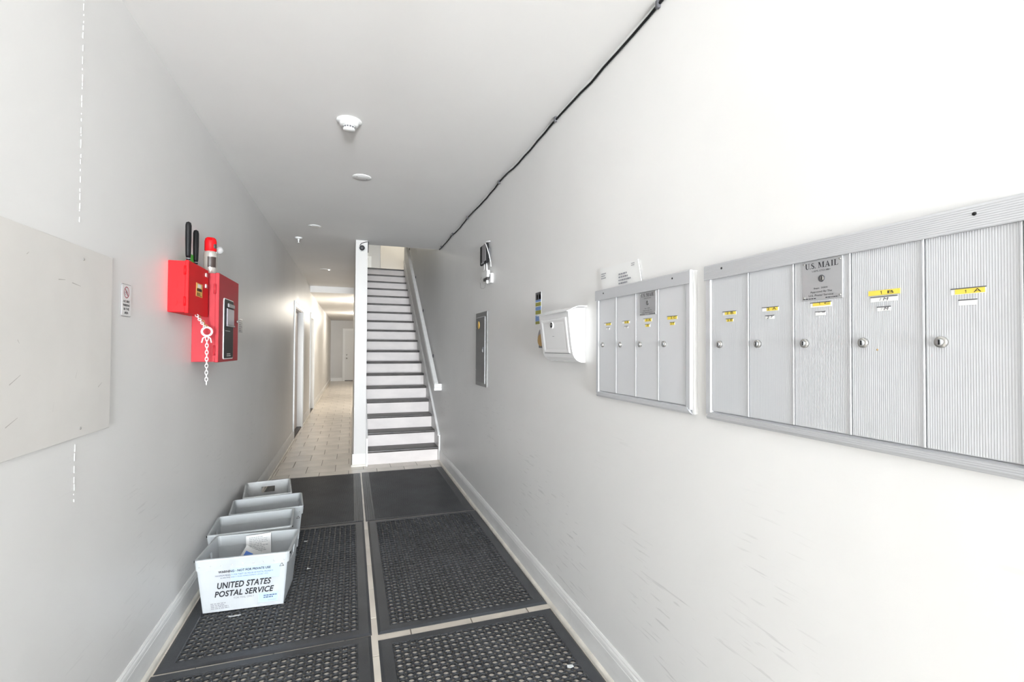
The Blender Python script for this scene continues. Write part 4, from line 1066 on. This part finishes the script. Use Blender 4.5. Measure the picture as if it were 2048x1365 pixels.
obj('clasp', MB().tube([PR+Vector((.96*k_, .26*k_-.004, z_)) for k_, z_ in ((-.022, -.060), (-.017, -.036), (0, -.024), (.017, -.036), (.022, -.060))], .0035, 8), 'white', t)
t = thing('wall_label', 'small grey printed label on the left wall beyond the fire alarm cabinet', 'label', (WL, 4.24, 1.545))
obj('label_sheet', MB().box(WL, WL+.0012, 4.175, 4.305, 1.545, 1.655), 'plate', t)
q = MB(); bars_into(q, 'L', WL+.0016, 4.185, 4.295, 1.552, 1.648, 6, 12); obj('print_lines', q, 'inkgrey', t, fix=False)

# ------------------------------------------------------------------ ceiling fittings
t = thing('smoke_detector', 'white round smoke detector on the hall ceiling', 'smoke detector', (-.025, 2.86, H))
q = MB().lathe([(.070, 0), (.070, .006), (.066, .010), (.054, .013), (.052, .024), (.046, .030), (.034, .032)], (-.025, 2.862, H), 2, 40, -1)
obj('base', q, 'white', t)
obj('chamber', MB().lathe([(.034, .030), (.033, .050), (.031, .054), (0, .055)], (-.025, 2.862, H), 2, 32, -1), 'white', t)
for k in range(14):
    a_ = 2*PI*k/14; px, py = -.025+.0335*math.cos(a_), 2.862+.0335*math.sin(a_)
    q = MB(); tx, ty = -math.sin(a_)*.0055, math.cos(a_)*.0055; nx_, ny_ = math.cos(a_)*.0004, math.sin(a_)*.0004
    q.add([(px-tx+nx_, py-ty+ny_, H-.046), (px+tx+nx_, py+ty+ny_, H-.046), (px+tx+nx_, py+ty+ny_, H-.036), (px-tx+nx_, py-ty+ny_, H-.036)], [(0, 1, 2, 3)])
    obj('vent_slot', q, 'darkgrey', t, fix=False)
def disc(x, y, r, label):
    t = thing('cover_plate', label, 'cover plate', (x, y, H), 'blank ceiling cover plates')
    obj('plate', MB().lathe([(r, 0), (r, .003), (r-.004, .006), (0, .007)], (x, y, H), 2, 36, -1), 'white', t)
    for s in (-1, 1): obj('screw', MB().lathe([(.005, .0055), (.004, .0078), (0, .008)], (x+s*.036, y+s*.02, H), 2, 10, -1), 'midgrey', t)
disc(.064, 3.775, .069, 'blank white round cover plate behind the smoke detector')
disc(-.386, 5.47, .064, 'white round cover plate on the ceiling beside the sprinkler head')
t = thing('recessed_light', 'faint round recessed downlight flush in the ceiling before the ceiling drop', 'light', (-.42, 8.45, H))
obj('ring', MB().lathe([(.085, 0), (.085, .004), (.075, .006), (.0, .005)], (-.42, 8.45, H), 2, 32, -1), 'ceiling', t)
obj('bulb', MB().lathe([(.012, .004), (.010, .014), (0, .018)], (-.365, 8.42, H), 2, 12, -1), 'lampwarm', t)
l = bpy.data.lights.new('recessed_light_bulb', 'SPOT'); l.energy = 42; l.color = (1, .95, .87); l.spot_size = math.radians(100); l.spot_blend = 1.0; l.shadow_soft_size = .04
o = bpy.data.objects.new('recessed_light_bulb', l); C.objects.link(o); o.location = (0, 0, -.03); o.parent = t
t = thing('sprinkler', 'white pendant fire sprinkler head on the ceiling by the left wall', 'sprinkler', (-.605, 6.10, H))
obj('escutcheon', MB().lathe([(.040, 0), (.040, .004), (.034, .014), (.014, .020)], (-.605, 6.10, H), 2, 24, -1), 'white', t)
obj('head', MB().lathe([(.010, .018), (.010, .034), (.006, .040), (.005, .056), (.012, .060), (.012, .063), (0, .064)], (-.605, 6.10, H), 2, 14, -1), 'white', t)
# security camera on the end of the stair wall
t = thing('security_camera', 'white dome security camera with black lens high on the stair wall end', 'camera', (.110, 6.0, 2.64))
cx, cz = .112, 2.640
obj('mount', MB().lathe([(.040, 0), (.040, .012), (.036, .022), (.030, .030)], (cx, 6.0, cz), 1, 28, -1), 'white', t)
obj('lens_housing', MB().lathe([(.031, .026), (.031, .044), (.026, .050), (.020, .051)], (cx, 6.0, cz), 1, 28, -1), 'black', t)
obj('lens', MB().lathe([(.020, .048), (.014, .054), (0, .057)], (cx, 6.0, cz), 1, 20, -1), 'darkgrey', t)
for k in range(10):
    a_ = 2*PI*k/10; obj('infrared_led', MB().lathe([(.003, .0505), (0, .0525)], (cx+.0245*math.cos(a_), 6.0, cz+.0245*math.sin(a_)), 1, 8, -1), 'midgrey', t)
obj('wire', MB().tube([(.085, 5.996, 2.672), (.105, 5.985, 2.700), (.135, 5.985, 2.712), (.165, 5.99, 2.724), (.184, 6.0, 2.728), (.186, 6.02, 2.70), (.184, 6.03, 2.64), (.184, 6.03, 2.60)], .004, 8), 'black', t)

# cable along the ceiling corner
t = thing('ceiling_cable', 'long black cable clipped along the corner of ceiling and right wall', 'cable', (WR, 3.0, 2.71))
rd = random.Random(3); ys = [-1.0+.115*k for k in range(62)]; clips = [.85, 1.472, 2.407, 3.467, 4.511, 5.236, 5.95]
pts = []
for y in ys:
    if y > 6.06: break
    dn = min(abs(y-c_) for c_ in clips); sag = min(dn, .35)*.035
    pts.append((WR-.006, y, 2.722-sag*.5-rd.uniform(0, .010)+.004*math.sin(y*6)))
pts.append((WR-.006, 6.09, 2.715))
obj('cable', MB().tube(pts, .0055, 8), 'black', t)
for y in clips: obj('clip', MB().bbox(WR-.016, WR, y-.008, y+.008, 2.705, 2.734, .002, 1), 'darkgrey', t)

# ------------------------------------------------------------------ litter
def scrap(label, x, y, pts, z=.0142, m='litter'):
    q = MB().prism([(x+a_, y+b_) for a_, b_ in pts], 2, z, z+.0012); tag(obj('paper_scrap', q, m, base=(x, y, z)), label, 'scrap', 'litter on the mats')
scrap('small white paper scrap on the nearest right mat', .938, 1.922, [(-.016, -.004), (-.004, -.012), (.014, -.008), (.015, .006), (-.010, .012)])
scrap('tiny pale crumb beside the right corner of the front tote', -.300, 3.764, [(-.012, -.006), (.010, -.010), (.012, .0), (-.004, .0), (-.006, .010)], m='paper')
scrap('thin torn white shred on the left mat right of the front tote', -.243, 3.297, [(-.010, -.010), (.010, -.008), (.008, -.003), (-.004, -.003), (-.002, .012), (-.009, .010)])
scrap('flattened pale shred in front of the front tote', -.566, 2.838, [(-.030, -.004), (.0, -.008), (.030, -.003), (.026, .004), (-.01, .002), (-.028, .006)], m='tote_d')
